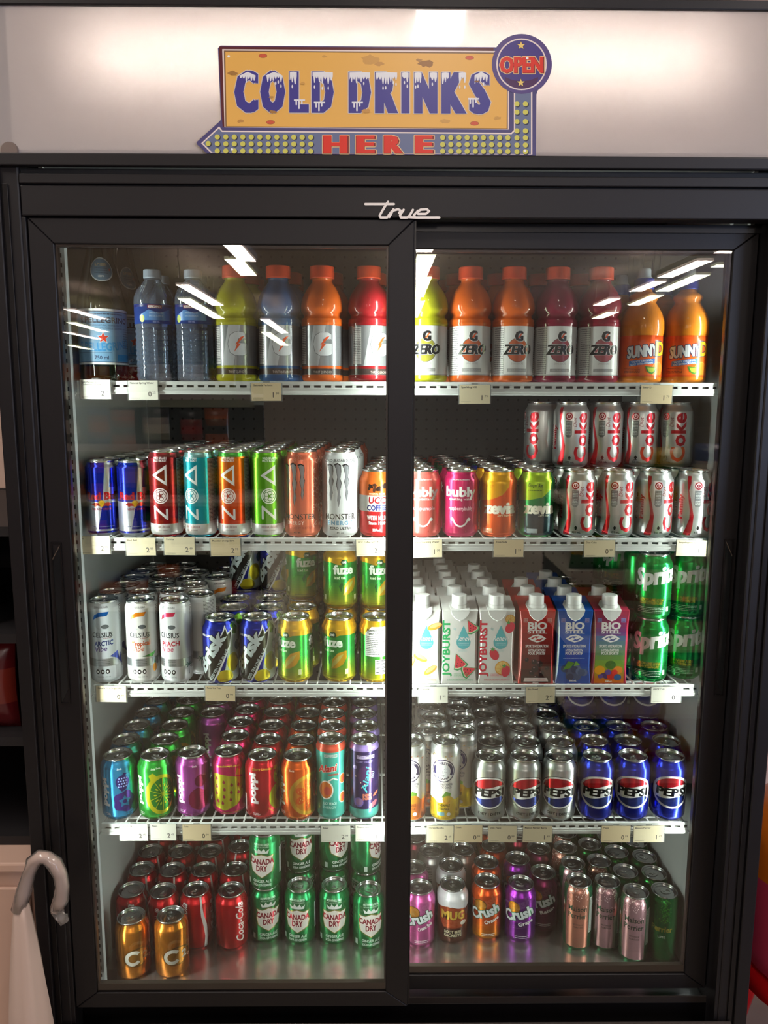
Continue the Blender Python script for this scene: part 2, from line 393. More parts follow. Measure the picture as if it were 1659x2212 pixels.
bx('header_panel', (-.6475, .6475, -.0026, -.0010, 1.7727, 1.9838), hp, cab, label='glowing white sign panel')
bm = bmesh.new(); box(bm, -.59, .59, .1, .11, 1.8005, 1.99); obj('lamp_box_back', bm, M('#cfc6bd', rough=.8), cab)
bm = bmesh.new(); tube(bm, [(-.50, .0935, 1.945), (.50, .0935, 1.945)], .006, 12)
lt = obj('lamp_tube', bm, M('#fff4e4', em=3.0), cab)
bm = bmesh.new(); bmesh.ops.create_uvsphere(bm, u_segments=8, v_segments=6, radius=.0017); _bd = mesh('lamp_bead', bm, M('#fffdf4', em=60))
for i in range(19): link('lamp_bead', _bd, lt, (-.5+i*(1.0/18), .0035, 1.903))
area('header_lamp', (-.0, .082, 1.918), (0, -1, 0), .98, .03, 19.0, (1, .96, .92))
bm = bmesh.new(); bmesh.ops.create_cone(bm, cap_ends=True, segments=32, radius1=.0135, radius2=.0125, depth=.004, matrix=Matrix.Translation((-.637+.03, -.0042, 1.7765)) @ Matrix.Rotation(PI/2, 4, 'X'))
for f in bm.faces: f.smooth = False
obj('key_cap', bm, M('#6f5f55', rough=.4), cab)

# ---- sliding doors
glass_out = glassy('door_glass', (.97, .985, .97), ior=1.70, refl=(1, .90, .86))
glass_in = glassy('door_glass_inner', (.97, .985, .965), ior=1.60, refl=(.93, 1, .70))
def door(name, x0, x1, z0, z1, yf, gx0, gx1, gz0, gz1, side, label):
    d = empty(name, (0, 0, 0)); d.parent = cab; d['label'] = label; th = .024
    m = .0002
    def rail(nm, pts):                       # mitred frame member
        bm = bmesh.new(); A = [bm.verts.new((x, yf, z)) for x, z in pts]; B = [bm.verts.new((x, yf+th, z)) for x, z in pts]
        bm.faces.new(A); bm.faces.new(B[::-1])
        for i in range(4): bm.faces.new((A[i], B[i], B[(i+1) % 4], A[(i+1) % 4]))
        bmesh.ops.recalc_face_normals(bm, faces=bm.faces)
        bmesh.ops.bevel(bm, geom=bm.edges[:], offset=.0012, segments=1, affect='EDGES')
        return obj(nm, bm, BLK, d)
    e = .0004
    rail('stile', [(x0, z0+e), (x0, z1-e), (gx0, gz1), (gx0, gz0)]); rail('stile', [(x1, z0+e), (gx1, gz0), (gx1, gz1), (x1, z1-e)])
    rail('top_rail', [(x0+e, z1), (x1-e, z1), (gx1, gz1+e), (gx0, gz1+e)]); rail('bottom_rail', [(x0+e, z0), (gx0, gz0-e), (gx1, gz0-e), (x1-e, z0)])
    for i, (yy, mm, tilt) in enumerate(((yf+.004, glass_out, 0), (yf+.017, glass_in, .0085))):
        bm = bmesh.new(); q = tilt*.04
        V = [bm.verts.new(p) for p in ((gx0-.0, yy, gz0), (gx1+.0, yy, gz0), (gx1+.0, yy, gz1), (gx0-.0, yy, gz1))]
        # each pane bows a hair, as sealed units do
        f = bm.faces.new(V); bmesh.ops.subdivide_edges(bm, edges=bm.edges[:], cuts=15, use_grid_fill=True)
        cx, cz, hx, hz = (gx0+gx1)/2, (gz0+gz1)/2, (gx1-gx0)/2, (gz1-gz0)/2
        for v in bm.verts:
            u, s2 = (v.co.x-cx)/hx, (v.co.z-cz)/hz; v.co.y -= (.0036 if i else 0)*(1-s2*s2)
        for f in bm.faces: f.smooth = True
        bmesh.ops.solidify(bm, geom=bm.faces[:], thickness=-.0004) if 0 else None
        obj('glass_pane', bm, mm, d)
    # spacer that shows as a brownish band inside the lower edge
    bx('spacer_bar', (gx0+.0003, gx1-.0003, yf+.006, yf+.015, gz0+.0003, gz0+.0135), M('#5e554c', rough=.35, metal=.5), d)
    bx('spacer_bar', (gx0+.0003, gx1-.0003, yf+.006, yf+.015, gz1-.0035, gz1-.0003), M('#2e2a28', rough=.4), d)
    for xx in ((gx0+.0003, gx0+.003), (gx1-.003, gx1-.0003)):
        bx('spacer_bar', (xx[0], xx[1], yf+.006, yf+.015, gz0+.0138, gz1-.0038), M('#4a4440', rough=.35, metal=.4), d)
    # recessed pull let into the outer stile
    hx0, hx1 = side; hz0, hz1 = .873, 1.1585
    h = empty('door_pull', (0, 0, 0)); h.parent = d
    bm = bmesh.new(); Y1 = yf-.0018; Y2 = yf-.0003; r = .0025; dirn = 1 if hx0 < 0 else -1
    xo, xi = (hx0, hx1)
    def prism(P, ya, yb):
        A = [bm.verts.new((x, ya, z)) for x, z in P]; B = [bm.verts.new((x, yb, z)) for x, z in P]
        fs = [bm.faces.new(A), bm.faces.new(B[::-1])]+[bm.faces.new((A[i], B[i], B[(i+1) % len(P)], A[(i+1) % len(P)])) for i in range(len(P))]
        return fs
    prism([(hx0, hz0), (hx0, hz1), (hx0+r, hz1), (hx0+r, hz0)], Y1, Y2); prism([(hx1-r, hz0), (hx1-r, hz1), (hx1, hz1), (hx1, hz0)], Y1, Y2)
    prism([(hx0+r, hz0), (hx0+r, hz0+r), (hx1-r, hz0+r), (hx1-r, hz0)], Y1, Y2); prism([(hx0+r, hz1-r), (hx0+r, hz1), (hx1-r, hz1), (hx1-r, hz1-r)], Y1, Y2)
    bmesh.ops.recalc_face_normals(bm, faces=bm.faces); link('pull_rim', mesh('pull_rim', bm, BLK2), d).parent = d
    bpy.data.objects.remove(h)
    bm = bmesh.new(); k = .028; a_, b_ = (hx0+r, hx1-r) if dirn > 0 else (hx1-r, hx0+r)
    prism([(a_, hz0+r), (a_, hz1-k), (b_, hz1-.004), (b_, hz0+k)], yf-.0009, yf-.0004)
    bmesh.ops.recalc_face_normals(bm, faces=bm.faces); obj('pull_recess', bm, M('#17191a', rough=.12), d)
    bm = bmesh.new(); prism([(a_, hz1-k), (b_, hz1-.004), (b_, hz1-.0065), (a_, hz1-k-.0022)], yf-.0026, yf-.001)
    bmesh.ops.recalc_face_normals(bm, faces=bm.faces); obj('pull_glint', bm, M('#8d7f72', rough=.25, metal=.8), d)  # paler strip paints the light caught by the pull's top bevel
    return d
YL, YR = .004, .0405
pL = lambda x, y: atY(x, y, YL)
gz1 = pL(480, 528).z; gz0 = pL(520, 2143).z
gxa = pL(133-11, 900).x
door('sliding_door', -.5900, .0215, gz0-.031, 1.6795, YL, -.5505, -.0195, gz0, gz1, (-.5845, -.5665), 'left sliding glass door, the front one')
pR = lambda x, y: atY(x, y, YR)
gz1r = pR(1200, 539).z; gz0r = pR(1200, 2105).z
door('sliding_door', -.0215, .5900, gz0r-.031, gz1r+.03, YR, .0195, .5495, gz0r, gz1r, (.5675, .5845), 'right sliding glass door, set behind the left one')
bx('meeting_strip', (.0218, .0245, YL+.002, YL+.026, gz0-.02, 1.6785), BLK2, cab)

# ---- shelves
SH = {1: 1.428, 2: 1.149, 3: .872, 4: .595}
SHN = {1: 'top shelf', 2: 'second shelf', 3: 'third shelf', 4: 'fourth shelf', 5: 'bottom deck'}
_wire = None
def shelf(n):
    z = SH[n]; t = empty('wire_shelf', (0, 0, z), label='white wire shelf, ' + {1: 'topmost, carrying the plastic bottles', 2: 'second down, carrying energy drink cans', 3: 'third down, carrying the drink cartons', 4: 'lowest, carrying the blue cola cans'}[n], cat='shelf', group='white wire shelves')
    global _wire
    if _wire is None:
        bm = bmesh.new(); x = -.5585
        while x < .56:
            tube(bm, [(x, .1045, -.0022), (x, .700, -.0022)], .0017, 6); x += .0205
        for y in (.13, .30, .50, .690): tube(bm, [(-.562, y, -.0064), (.562, y, -.0064)], .0025, 6)
        _wire = [mesh('wire_grid', bm, WHT)]
        bm = bmesh.new()
        box(bm, -.5625, .5625, .0985, .1045, -.0075, -.0005, 0, bev=.0012)       # upper bar
        box(bm, -.5625, .5625, .0975, .1035, -.0235, -.0112, 0, bev=.0012)      # lower rail
        box(bm, -.5625, .5625, .0962, .0976, -.0185, -.0165, 0)
        x = -.5585
        while x < .56:
            box(bm, x-.0033, x+.0033, .0982, .102, -.0122, -.0071, 0)
            x += .0185
        _wire.append(mesh('front_rail', bm, WHT))
        bm = bmesh.new(); box(bm, -.5625, .5625, .1025, .1042, -.0127, -.0074); _wire.append(mesh('rail_slot', bm, M('#2b2725', rough=.6)))
        for s in (-1, 1):
            bm = bmesh.new()
            tube(bm, [(s*.5632, .107, -.012), (s*.5645, .2, -.014), (s*.5645, .66, -.006)], .0018, 6)
            tube(bm, [(s*.5645, .104, -.02), (s*.57, .1025, -.028), (s*.5725, .0995, -.034)], .0014, 6)
            _wire.append(mesh('shelf_clip', bm, WHT))
    for me in _wire: link(me.name.split('.')[0], me, t)
for n in SH: shelf(n)

# ================================================================ cans
NSEG = 48
def prof_can(R, H, neck, sh):      # outer wall from the foot ring to the neck
    p = [(R*.70, 1.6), (R*.76, 0), (R*.80, .3), (R*.90, 3.2), (R*.975, 6.6), (R, 9.5)]
    z = 9.5; zt = H-sh-4.5
    p += [(R, zt*.5), (R, zt)]
    for i in range(1, 8):
        t = i/7; s_ = t*t*(3-2*t); p.append((R+(neck-R)*s_, zt+sh*(t*.92)))
    p += [(neck-.4, H-3.6)]
    return p
KIND = {'std': (33.1, 122.0, 27.2, 17.0), 'sleek': (29.0, 156.0, 25.9, 10.0), 'tall': (33.0, 157.0, 27.2, 15.0), 'rb': (27.8, 138.0, 24.2, 9.0), 'sleek33': (29.0, 146.0, 25.9, 10.0)}
SILV = M('#c3c6c7', metal=1, rough=.2)
def ink(col, metal, rough):
    if col[0] == 'S': return M(col[1:], metal=.85, rough=.3)
    if col[0] == 'D': return M(col[1:], metal=0, rough=.45)
    r, g, b = (int(col[i:i+2], 16) for i in (1, 3, 5))
    if min(r, g, b) > 150: return M(col, metal=metal*.35, rough=rough+.04)
    return M(col, metal=metal, rough=rough)
def r_at(prof, z):
    if z <= prof[0][1]: return prof[0][0], 0, 1
    for (r0, z0), (r1, z1) in zip(prof, prof[1:]):
        if z0 <= z <= z1 and z1 > z0:
            t = (z-z0)/(z1-z0); d = math.hypot(r1-r0, z1-z0); return r0+(r1-r0)*t, -(r1-r0)/d, (z1-z0)/d
    return prof[-1][0], 0, 1
def wrapped_body(name, prof, art, base, metal, rough, n=NSEG, R=None, basemat=None, inkf=None, caps=(True, False)):
    """A turned body with its printed artwork lying on the wall."""
    R = R or max(r for r, z in prof)
    bm = bmesh.new(); lathe(bm, [(r/1000, z/1000) for r, z in prof], n, 0, caps=caps)
    mats = [basemat or ink(base, metal, rough)] + [(inkf or ink)(c, metal, rough) for c in art.cols]
    nb = len(bm.verts)
    zs = sorted({round(z, 4) for r, z in prof})
    step = 2*PI*R/n
    zlo = min(z for r, z in prof if r > R*.8); zhi = prof[-1][1]
    def fm(x, y, l):
        y = min(max(y, zlo), zhi); r, nz, nr = r_at(prof, y)
        th = x/R; k = round(th/(2*PI/n)); 
        # follow the facet chord between the two nearest wall edges
        a = th/(2*PI/n); i0 = math.floor(a+1e-9); t = a-i0; a0, a1 = i0*2*PI/n, (i0+1)*2*PI/n
        X = math.sin(a0)*(1-t)+math.sin(a1)*t; Y = -(math.cos(a0)*(1-t)+math.cos(a1)*t)
        rr = r + (.05+.02*l)
        return (X*rr/1000, Y*rr/1000, (y+nz*(.05+.02*l))/1000)
    if art.items: art.mesh_into(bm, fm, 1, xcuts=[i*step for i in range(-n//2, n//2+1)], ycuts=zs)
    bmesh.ops.delete(bm, geom=[v for v in bm.verts if not v.link_faces], context='VERTS')
    me = bpy.data.meshes.new(name); bm.to_mesh(me)
    ns = []
    bm.verts.ensure_lookup_table()
    for v in bm.verts:
        x, y, z = v.co; _, nz, nr = r_at(prof, z*1000); d = math.hypot(x, y) or 1; ns.append(Vector((x/d*nr, y/d*nr, nz if nr < .999 else 0)).normalized())
    bm.free()
    for m in mats: me.materials.append(m)
    me.shade_smooth(); me.normals_split_custom_set_from_vertices(ns)
    return me
_lids = {}
def lid_mesh(kind):
    if kind in _lids: return _lids[kind]
    R, H, neck, sh = KIND[kind]; q = neck
    prof = [(q-.5, H-4.2), (q+.15, H-2.9), (q+.5, H-1.2), (q+.15, H-.25), (q-.7, H), (q-1.5, H-.5), (q-1.9, H-2.2), (q-2.6, H-6.2), (q-3.6, H-6.9), (q-4.4, H-6.2), (q-4.8, H-4.9), (q-9, H-4.6), (0.01, H-4.6)]
    bm = bmesh.new(); lathe(bm, [(r/1000, z/1000) for r, z in prof], 40)
    # scored mouth and finger well
    def ringat(cx, cy_, rx, ry, zz, wdt, hgt, n=20):
        A = []
        for i in range(n):
            a = 2*PI*i/n
            A.append([bm.verts.new(((cx+(rx+o)*math.cos(a))/1000, (cy_+(ry+o)*math.sin(a))/1000, (zz+h)/1000)) for o, h in ((-wdt, 0), (0, hgt), (wdt, 0))])
        for i in range(n):
            B = A[(i+1) % n]
            for k in (0, 1): f = bm.faces.new((A[i][k], A[i][k+1], B[k+1], B[k])); f.smooth = True
    ringat(0, -10.2, 8.6, 6.6, H-4.55, .55, .35); ringat(0, 9.0, 7.6, 6.0, H-4.55, .9, .3)
    bmesh.ops.recalc_face_normals(bm, faces=bm.faces)
    L = mesh('lid', bm, SILV)
    # stay-on tab with its finger hole
    bm = bmesh.new(); n = 24; z0, z1 = H-3.9, H-2.9
    out = []; inn = []
    for i in range(n):
        a = 2*PI*i/n; c, s_ = math.cos(a), math.sin(a)
        out.append((7.6*abs(c)**.75*(1 if c > 0 else -1), 3.6+10.6*abs(s_)**.8*(1 if s_ > 0 else -1))); inn.append((4.6*c, 7.6+4.3*s_))
    def pt(p, z): return bm.verts.new((p[0]/1000, p[1]/1000, z/1000))
    ot, ob, it, ib = [pt(p, z1) for p in out], [pt(p, z0) for p in out], [pt(p, z1) for p in inn], [pt(p, z0) for p in inn]
    for i in range(n):
        j = (i+1) % n
        bm.faces.new((ot[i], ot[j], it[j], it[i])); bm.faces.new((ob[j], ob[i], ib[i], ib[j])); bm.faces.new((ot[j], ot[i], ob[i], ob[j])); bm.faces.new((it[i], it[j], ib[j], ib[i]))
    bmesh.ops.create_cone(bm, cap_ends=True, segments=12, radius1=.0026, radius2=.0022, depth=.0012, matrix=Matrix.Translation((0, -.001, (z1+.4)/1000)))
    bmesh.ops.recalc_face_normals(bm, faces=bm.faces)
    Tb = mesh('pull_tab', bm, M('#cfd2d3', metal=1, rough=.25))
    _lids[kind] = (L, Tb); return _lids[kind]

DES = {}
def D(key, kind, base, desc, objname, cat, metal=.72, rough=.26):
    def deco(fn):
        DES[key] = dict(kind=kind, base=base, desc=desc, name=objname, cat=cat, metal=metal, rough=rough, fn=fn); return fn
    return deco
_bodies = {}
def body_of(key):
    if key in _bodies: return _bodies[key]
    d = DES[key]; R, H, neck, sh = KIND[d['kind']]; a = Art(); d['fn'](a)
    _bodies[key] = wrapped_body('can_body', prof_can(R, H, neck, sh), a, d['base'], d['metal'], d['rough'], R=R); return _bodies[key]
def put_can(key, x, y, z, spin=0.0, label=None, group=None, tabdeg=None, tilt=0):
    d = DES[key]; face = math.atan2(x-CAM.x, y-CAM.y)
    t = empty(d['name'], (x, y, z), -face*1.0+math.radians(spin), label=label, cat=d['cat'], group=group)
    if tilt: t.rotation_euler[1] = math.radians(tilt)
    link('can_body', body_of(key), t); L, Tb = lid_mesh(d['kind']); l = link('lid', L, t)
    l.rotation_euler = (0, 0, math.radians(random.uniform(0, 360) if tabdeg is None else tabdeg)); link('pull_tab', Tb, l)
    return t

# ---- artwork of each can (millimetres round the wall from its middle, and up from its foot)
W_ = '#f4f4f0'; K_ = '#17171b'
def poppi(a, side=-27, soda=True, y=58, sc=1.0):
    a.T('poppi', side+2, y, 12.5*sc, '#f3eef0', bold=.03, heavy=.05, rot=90, wid=56*sc)
    if soda: a.T('Soda', side+28, 103, 3.2, '#e8e6e0', shear=.2, bold=.01)
    a.fine(side-4, 11, side+8, 17, 2, '#e8e0e4', seed=3)
@D('poppi_blue', 'std', '#2f93c9', 'light blue soda can with purple berries', 'soda_can', 'soda can')
def _(a):
    a.P([(26, 5), (60, 5), (60, 118), (30, 118), (20, 100), (28, 60)], '#35a08b'); poppi(a)
    p = '#3a2a86'; a.E(6, 78, 12.5, 13.5, p); a.P([(-4, 70), (17, 70), (12, 62), (4, 59)], p); a.P([(4, 90), (9, 96), (16, 94), (11, 90), (17, 87)], p)
    for i in range(4):
        for j in range(4): a.E(-1.5+j*4.8+(i % 2)*1.5, 69+i*5.4, 1.5, 1.7, '#9fb8ea', n=8)
    a.P([(9+21*math.cos(math.radians(t))*(1+.09*math.cos(math.radians(5*t))), 38+21*math.sin(math.radians(t))*(1+.09*math.cos(math.radians(5*t)))) for t in range(0, 360, 12)], '#4a2c93')
    a.star(9, 38, 12.5, '#2f93c9', q=.55); a.E(9, 38, 4, 4, '#4a2c93'); a.T('La mûre', 18, 12.5, 3, '#203a66'); a.T('Raspberry', -20, 104, 3, '#203a66')
    for i in range(5): a.E(36+i % 2*4, 62+i*5, 2.2, 2.4, '#1e5c52', n=8)
@D('poppi_green', 'std', '#2fae3d', 'bright green soda can with lime slice', 'soda_can', 'soda can')
def _(a):
    poppi(a, -33, y=60); y_ = '#dcdc1e'; g = '#2b8f2f'
    a.P([(-14, 92), (-6, 97), (0, 92), (4, 84), (-10, 82)], y_)
    a.E(10, 52, 31, 40, y_); a.E(12, 52, 24.5, 33, g)
    for k in range(10):
        t = math.radians(18+36*k); a.L([(12, 52), (12+26*math.cos(t), 52+34*math.sin(t))], 1.2, y_)
        t += math.radians(18); a.E(12+14*math.cos(t), 52+19*math.sin(t), 1.6, 3.2, y_, rot=math.degrees(t)-90, n=10)
    a.T('Soda', 5, 104, 3, W_); a.T('La meilleure', 8, 8, 3, '#cfe24a')
@D('poppi_grape', 'std', '#a8479f', 'magenta soda can with crimson cherries', 'soda_can', 'soda can')
def _(a):
    poppi(a, -25, y=58); a.E(15, 74, 12.5, 12.5, '#8e1f52'); a.E(13, 38, 23, 23, '#93204f'); a.P([(10, 60), (22, 62), (30, 52), (26, 50)], '#a8479f')
    a.O(20, 78, 8, 2.4, '#c06aa8', a0=30, a1=110); a.T('Doc', 30, 104, 3, '#e9c9e2')
@D('poppi_straw', 'std', '#cf2167', 'pink soda can with yellow strawberry', 'soda_can', 'soda can')
def _(a):
    y_ = '#c9c62a'; p = '#b02a4c'
    a.P([(-38, 82), (-28, 87), (-8, 85), (12, 80), (32, 74), (36, 62), (30, 40), (14, 22), (-10, 12), (-30, 18), (-36, 40)], y_)
    a.P([(12, 84), (15, 97), (24, 91), (32, 99), (38, 90), (46, 92), (40, 82), (46, 74)], y_)
    for i, (x, y) in enumerate([(-26, 76), (-26, 60), (-27, 46), (-24, 30), (-11, 70), (-10, 55), (-11, 40), (-14, 27), (4, 64), (3, 49), (2, 34), (18, 62), (18, 46), (27, 54)]):
        a.E(x, y, 2.9, 3.1, p, n=10); a.P([(x-2.4, y+1), (x+2.4, y+1), (x-1, y+5)], p)
    a.T('Strawberry Lemon', -2, 101, 4, '#e8d23a', wid=48, bold=.02, arc=2); a.T('Limonade aux fraises', 0, 6.5, 2.8, '#d8c235')
@D('poppi_cherry', 'std', '#c21a2c', 'red soda can with yellow-green cherries', 'soda_can', 'soda can')
def _(a):
    poppi(a, -16, soda=False, y=66, sc=1.1); y_ = '#b7c41f'; d = '#8a1c22'
    a.E(36, 44, 24, 27, y_); a.E(40, 44, 12, 14, d); a.E(36, 85, 14, 16, y_); a.E(38, 84, 6.5, 7.5, d); a.P([(22, 101), (31, 98), (38, 106), (27, 106)], y_)
    a.T('Cherry Limeade', -2, 103, 4.2, '#e8b83a', bold=.02, wid=40, arc=1.5); a.R(-50, 14, -40, 48, '#d9d4cf')
    a.T('Limeade', 14, 20, 3.2, y_, rot=-40); a.T('5 g Sugar', -12, 12, 2.6, W_)
@D('poppi_orange', 'std', '#e8641a', 'orange soda can with cut orange', 'soda_can', 'soda can')
def _(a):
    poppi(a, -36, soda=False, y=58); y_ = '#e3b23c'; o = '#e06018'
    a.E(26, 52, 44, 42, y_); a.E(28, 52, 38, 36, '#dd8a2a')
    for k in range(8):
        t = math.radians(22.5+45*k); cx, cy_ = 28+23*math.cos(t), 52+22*math.sin(t)
        a.E(cx, cy_, 12, 7.5, o, rot=math.degrees(t)); 
        for m in range(4): a.E(cx+(m-1.5)*3.4*math.cos(t)-1.6*math.sin(t)*(m % 2*2-1), cy_+(m-1.5)*3.4*math.sin(t)+1.6*math.cos(t)*(m % 2*2-1), 1.1, 1.1, '#f3c46a', n=6)
    a.T('Soda', -12, 101, 3.6, '#f5dcc0', bold=.02); a.T('Orange · Orange', -4, 8, 3, '#f0c060')
def pepsi(a, diet, cx=0, zc=60):
    rx, ry = 38.5, 31.5
    a.E(cx, zc, rx+1.6, ry+1.3, '#14161c' if diet else W_, n=44); a.E(cx, zc, rx+.6, ry+.4, W_, n=44)
    def seg(f, t0, t1, col):
        pts = [(cx+(rx-3.4)*math.cos(math.radians(v)), zc+(ry-2.8)*math.sin(math.radians(v))) for v in range(t0, t1+1, 5)]
        xa, xb, m = pts[-1][0], pts[0][0], 16; pts += [(xa+(xb-xa)*i/m, f(xa+(xb-xa)*i/m-cx)) for i in range(1, m)]
        a.P(pts, col)
    seg(lambda x: zc+10.5+3.2*math.sin(x/13), 24, 166, '#c8202e'); seg(lambda x: zc-11+2.6*math.sin(x/13), 196, 334, '#20307e')
    a.T('PEPSI', cx, zc-7.5, 15, K_, bold=.03, heavy=.05, wid=63, shear=.08)
@D('pepsi', 'std', '#1226a8', 'blue cola can with round globe logo', 'soda_can', 'soda can', metal=.8, rough=.22)
def _(a): pepsi(a, False, 3)
@D('pepsi_diet', 'std', 'S#b9bcbd', 'silver diet cola can with globe logo', 'soda_can', 'soda can')
def _(a):
    pepsi(a, True, 3); a.T('DIET | DIÈTE', 4, 15, 4.6, '#2a2a30', bold=.03, wid=46); a.fine(62, 20, 90, 100, 24, '#55585c')
@D('dietcoke', 'std', 'S#bfc2c2', 'silver diet cola can with red lettering', 'soda_can', 'soda can')
def _(a):
    r = '#c01e2c'
    a.P([(-24, 112), (-17, 112), (-16, 100), (-19, 86), (-13, 60), (-9, 40), (-10, 20), (-13, 4), (-27, 4), (-22, 16), (-16, 34), (-16, 50), (-21, 80), (-22, 96)], r)
    a.T('Family', -29, 56, 8.5, r, bold=.05, rot=90, wid=45, out='#d9c9c9', ow=.03); a.T('Famille', -43, 56, 8, '#b35c60', bold=.03, rot=90, wid=48)
    a.E(-3, 95, 6.8, 6.8, r); a.O(-3, 95, 4.6, 1.2, W_); a.R(-3.6, 94, -2.4, 100, W_)
    a.P([(-9, 60), (-6, 56), (0, 56), (3, 60), (3, 86), (-9, 86)], '#8f9494'); a.fine(-7.5, 60, 1.5, 85, 9, '#b9bdbc')
    a.T('Coke', 34, 56, 25, r, bold=.03, rot=90, wid=92); a.T('Diet', 11.5, 84, 7, '#b04450', rot=90, shear=.25)
    a.T('355 mL', 1, 8, 3.6, K_, bold=.02); a.P([(-3, 18), (0, 22), (3, 18), (1, 15), (5, 14), (-5, 14), (-1, 15)], K_)
@D('coke', 'std', '#c4121d', 'red cola can with white ribbon', 'soda_can', 'soda can', metal=.6)
def _(a):
    a.P([(-3, 118), (2, 118), (0, 100), (3, 80), (10, 55), (13, 30), (10, 4), (2, 4), (5, 30), (2, 52), (-3, 78), (-4, 100)], '#e8e6e4')
    a.T('Coca-Cola', -32, 62, 17, W_, rot=90, shear=.3, bold=.02, wid=88); a.T('Coke', 46, 60, 22, W_, rot=90, shear=.3, bold=.02)
    a.fine(20, 30, 32, 86, 14, '#e3a6a6', th=.25); a.E(26, 98, 4.5, 4.5, W_); a.O(26, 98, 3.2, .9, '#c4121d')
@D('coke_gold', 'std', '#c97a22', 'golden orange soda can with white letter', 'soda_can', 'soda can', metal=.8, rough=.22)
def _(a):
    a.E(10, 50, 29, 20, '#7d5724', n=24); a.E(9, 50, 26, 17.5, '#c98a3a', n=24); a.O(0, 50, 17, 7, '#d9d4c6', a0=40, a1=320, ry=16); a.T('2', 25, 43, 15, '#d9d4c6', bold=.05); a.O(38, 40, 3, 1, '#e8d9b8')
def fuze(a, off=0):
    for o in (-69.3, 0, 69.3):
        x = off+o
        a.T('fuze', x, 70, 17, '#eef3e6', bold=.03, heavy=.03, wid=41); a.T('iced tea', x-7, 60, 5.4, '#dfeecb', bold=.02, wid=22)
        q = x-13; a.P([(q+12, 28), (q+14, 46), (q+24, 58), (q+38, 62), (q+41, 62), (q+41, 48), (q+34, 36), (q+22, 29)], '#e0ac14'); a.P([(q+12, 28), (q+15, 41), (q+25, 52), (q+36, 57), (q+29, 46), (q+20, 36)], '#d9d06a'); a.P([(q+8, 34), (q+12, 50), (q+9, 55), (q+4, 46)], '#1f6b2c')
        a.P([(x-6, 93), (x-3, 98), (x+6, 98), (x+9, 92), (x+6, 87), (x-3, 87)], '#1c5c2a'); a.T('100', x+1, 90.5, 4.4, W_, bold=.05)
        a.R(x+25, 17, x+31, 27, '#d9d9a8'); a.T('355 mL', x+28, 12, 2.8, K_); a.T('Lemon flavoured iced tea beverage', x-8, 12, 2.5, '#4a3c10', wid=34)
def fuze_bg(a, off):
    a.G(-104, 5, 104, 52, '#c8b81c', '#2f9a30', 9); a.R(-104, 52, 104, 92, '#1f9434')
    pts = [(-104+4*i, 93-5*math.cos(((-104+4*i)-off)*2*PI/69.3)) for i in range(53)]
    a.P(pts+[(104, 118), (-104, 118)], '#e3b118')
@D('fuze', 'std', '#e3b118', 'green and yellow iced tea can', 'iced_tea_can', 'iced tea can')
def _(a): fuze_bg(a, -4); fuze(a, 3)
@D('fuze_b', 'std', '#e3b118', 'green and yellow iced tea can, turned', 'iced_tea_can', 'iced tea can')
def _(a): fuze_bg(a, -20); fuze(a, -20)
@D('fuze_back', 'std', '#e3b118', 'iced tea can with white facts table', 'iced_tea_can', 'iced tea can')
def _(a):
    fuze_bg(a, 0); a.P([(-22, 52), (-22, 96), (-10, 108), (40, 108), (40, 52)], '#dfe2dc'); a.T('Nutrition Facts', -2, 100, 4.5, K_, bold=.03, wid=32); a.T('Valeur nutritive', -2, 94, 4.5, K_, bold=.03, wid=32)
    a.fine(-20, 54, 16, 92, 11, '#3a3a3a', th=.3); a.R(-2, 18, 26, 46, W_)
    for i in range(11): a.R(0, 19+i*2.4, 24, 19+i*2.4+(1.5 if i % 3 else .8), K_)
@D('brisk', 'std', '#1d2b9c', 'blue iced tea can with slanting lettering', 'iced_tea_can', 'iced tea can')
def _(a):
    s = '#b8c4c4'; k = '#2b2a26'
    a.P([(4, 4), (52, 4), (60, 110), (30, 116), (18, 84)], '#b9c9b4')
    a.P([(22, 96), (34, 92), (40, 104), (32, 116), (22, 110)], '#6fa83c')
    a.E(26, 40, 14, 18, '#e8dc3c'); a.E(26, 40, 12, 15.5, '#d9c428'); a.E(8, 14, 16, 13, '#e8dc3c'); a.E(8, 14, 14, 11, '#d9c428'); a.E(38, 70, 8, 10, '#3f8f86')
    a.P([(-44, 4), (-44, 30), (-36, 50), (-30, 46), (-26, 64), (-19, 62), (-12, 84), (-5, 82), (10, 112), (14, 98), (26, 106), (20, 74), (-4, 20), (-14, 4)], '#e9ecea')
    a.P([(-42, 5), (-42, 30), (-36, 46), (-29, 43), (-25, 61), (-18, 59), (-11, 81), (-4, 79), (10, 107), (13, 94), (22, 100), (17, 74), (-7, 22), (-16, 5)], k)
    a.T('Brisk', -11, 55, 24, '#c6d2d2', bold=.03, heavy=.045, rot=58, wid=88, shear=.1, out='#23231f', ow=.07)
    a.T('ICED TEA | THÉ GLACÉ', -1, 36, 5, s, bold=.03, rot=60, wid=66); a.T('LEMON / CITRON', -28, 90, 4, W_, bold=.03, wid=26)
@D('sprite', 'std', '#0f9a44', 'green soda can with slanting white lettering', 'soda_can', 'soda can', metal=.78, rough=.22)
def _(a):
    a.T('Sprite', 10, 68, 31, '#e4e8e2', bold=.03, heavy=.035, rot=8, shear=.18, wid=88)
    a.R(-104, 8, 104, 40, '#0d7a36')
    a.T('LEMON-LIME SODA', 0, 35, 5, '#c9b53a', bold=.04, shear=.2, wid=44); a.T('SODA CITRON-LIME', -1, 29, 5, '#c9b53a', bold=.04, shear=.2, wid=42)
    a.fine(-26, 12, 24, 24, 4, '#dfeee0', th=.28); a.star(-31, 39, 5, '#cfe8d4'); a.R(29, 15, 35, 24, '#e0eee0')
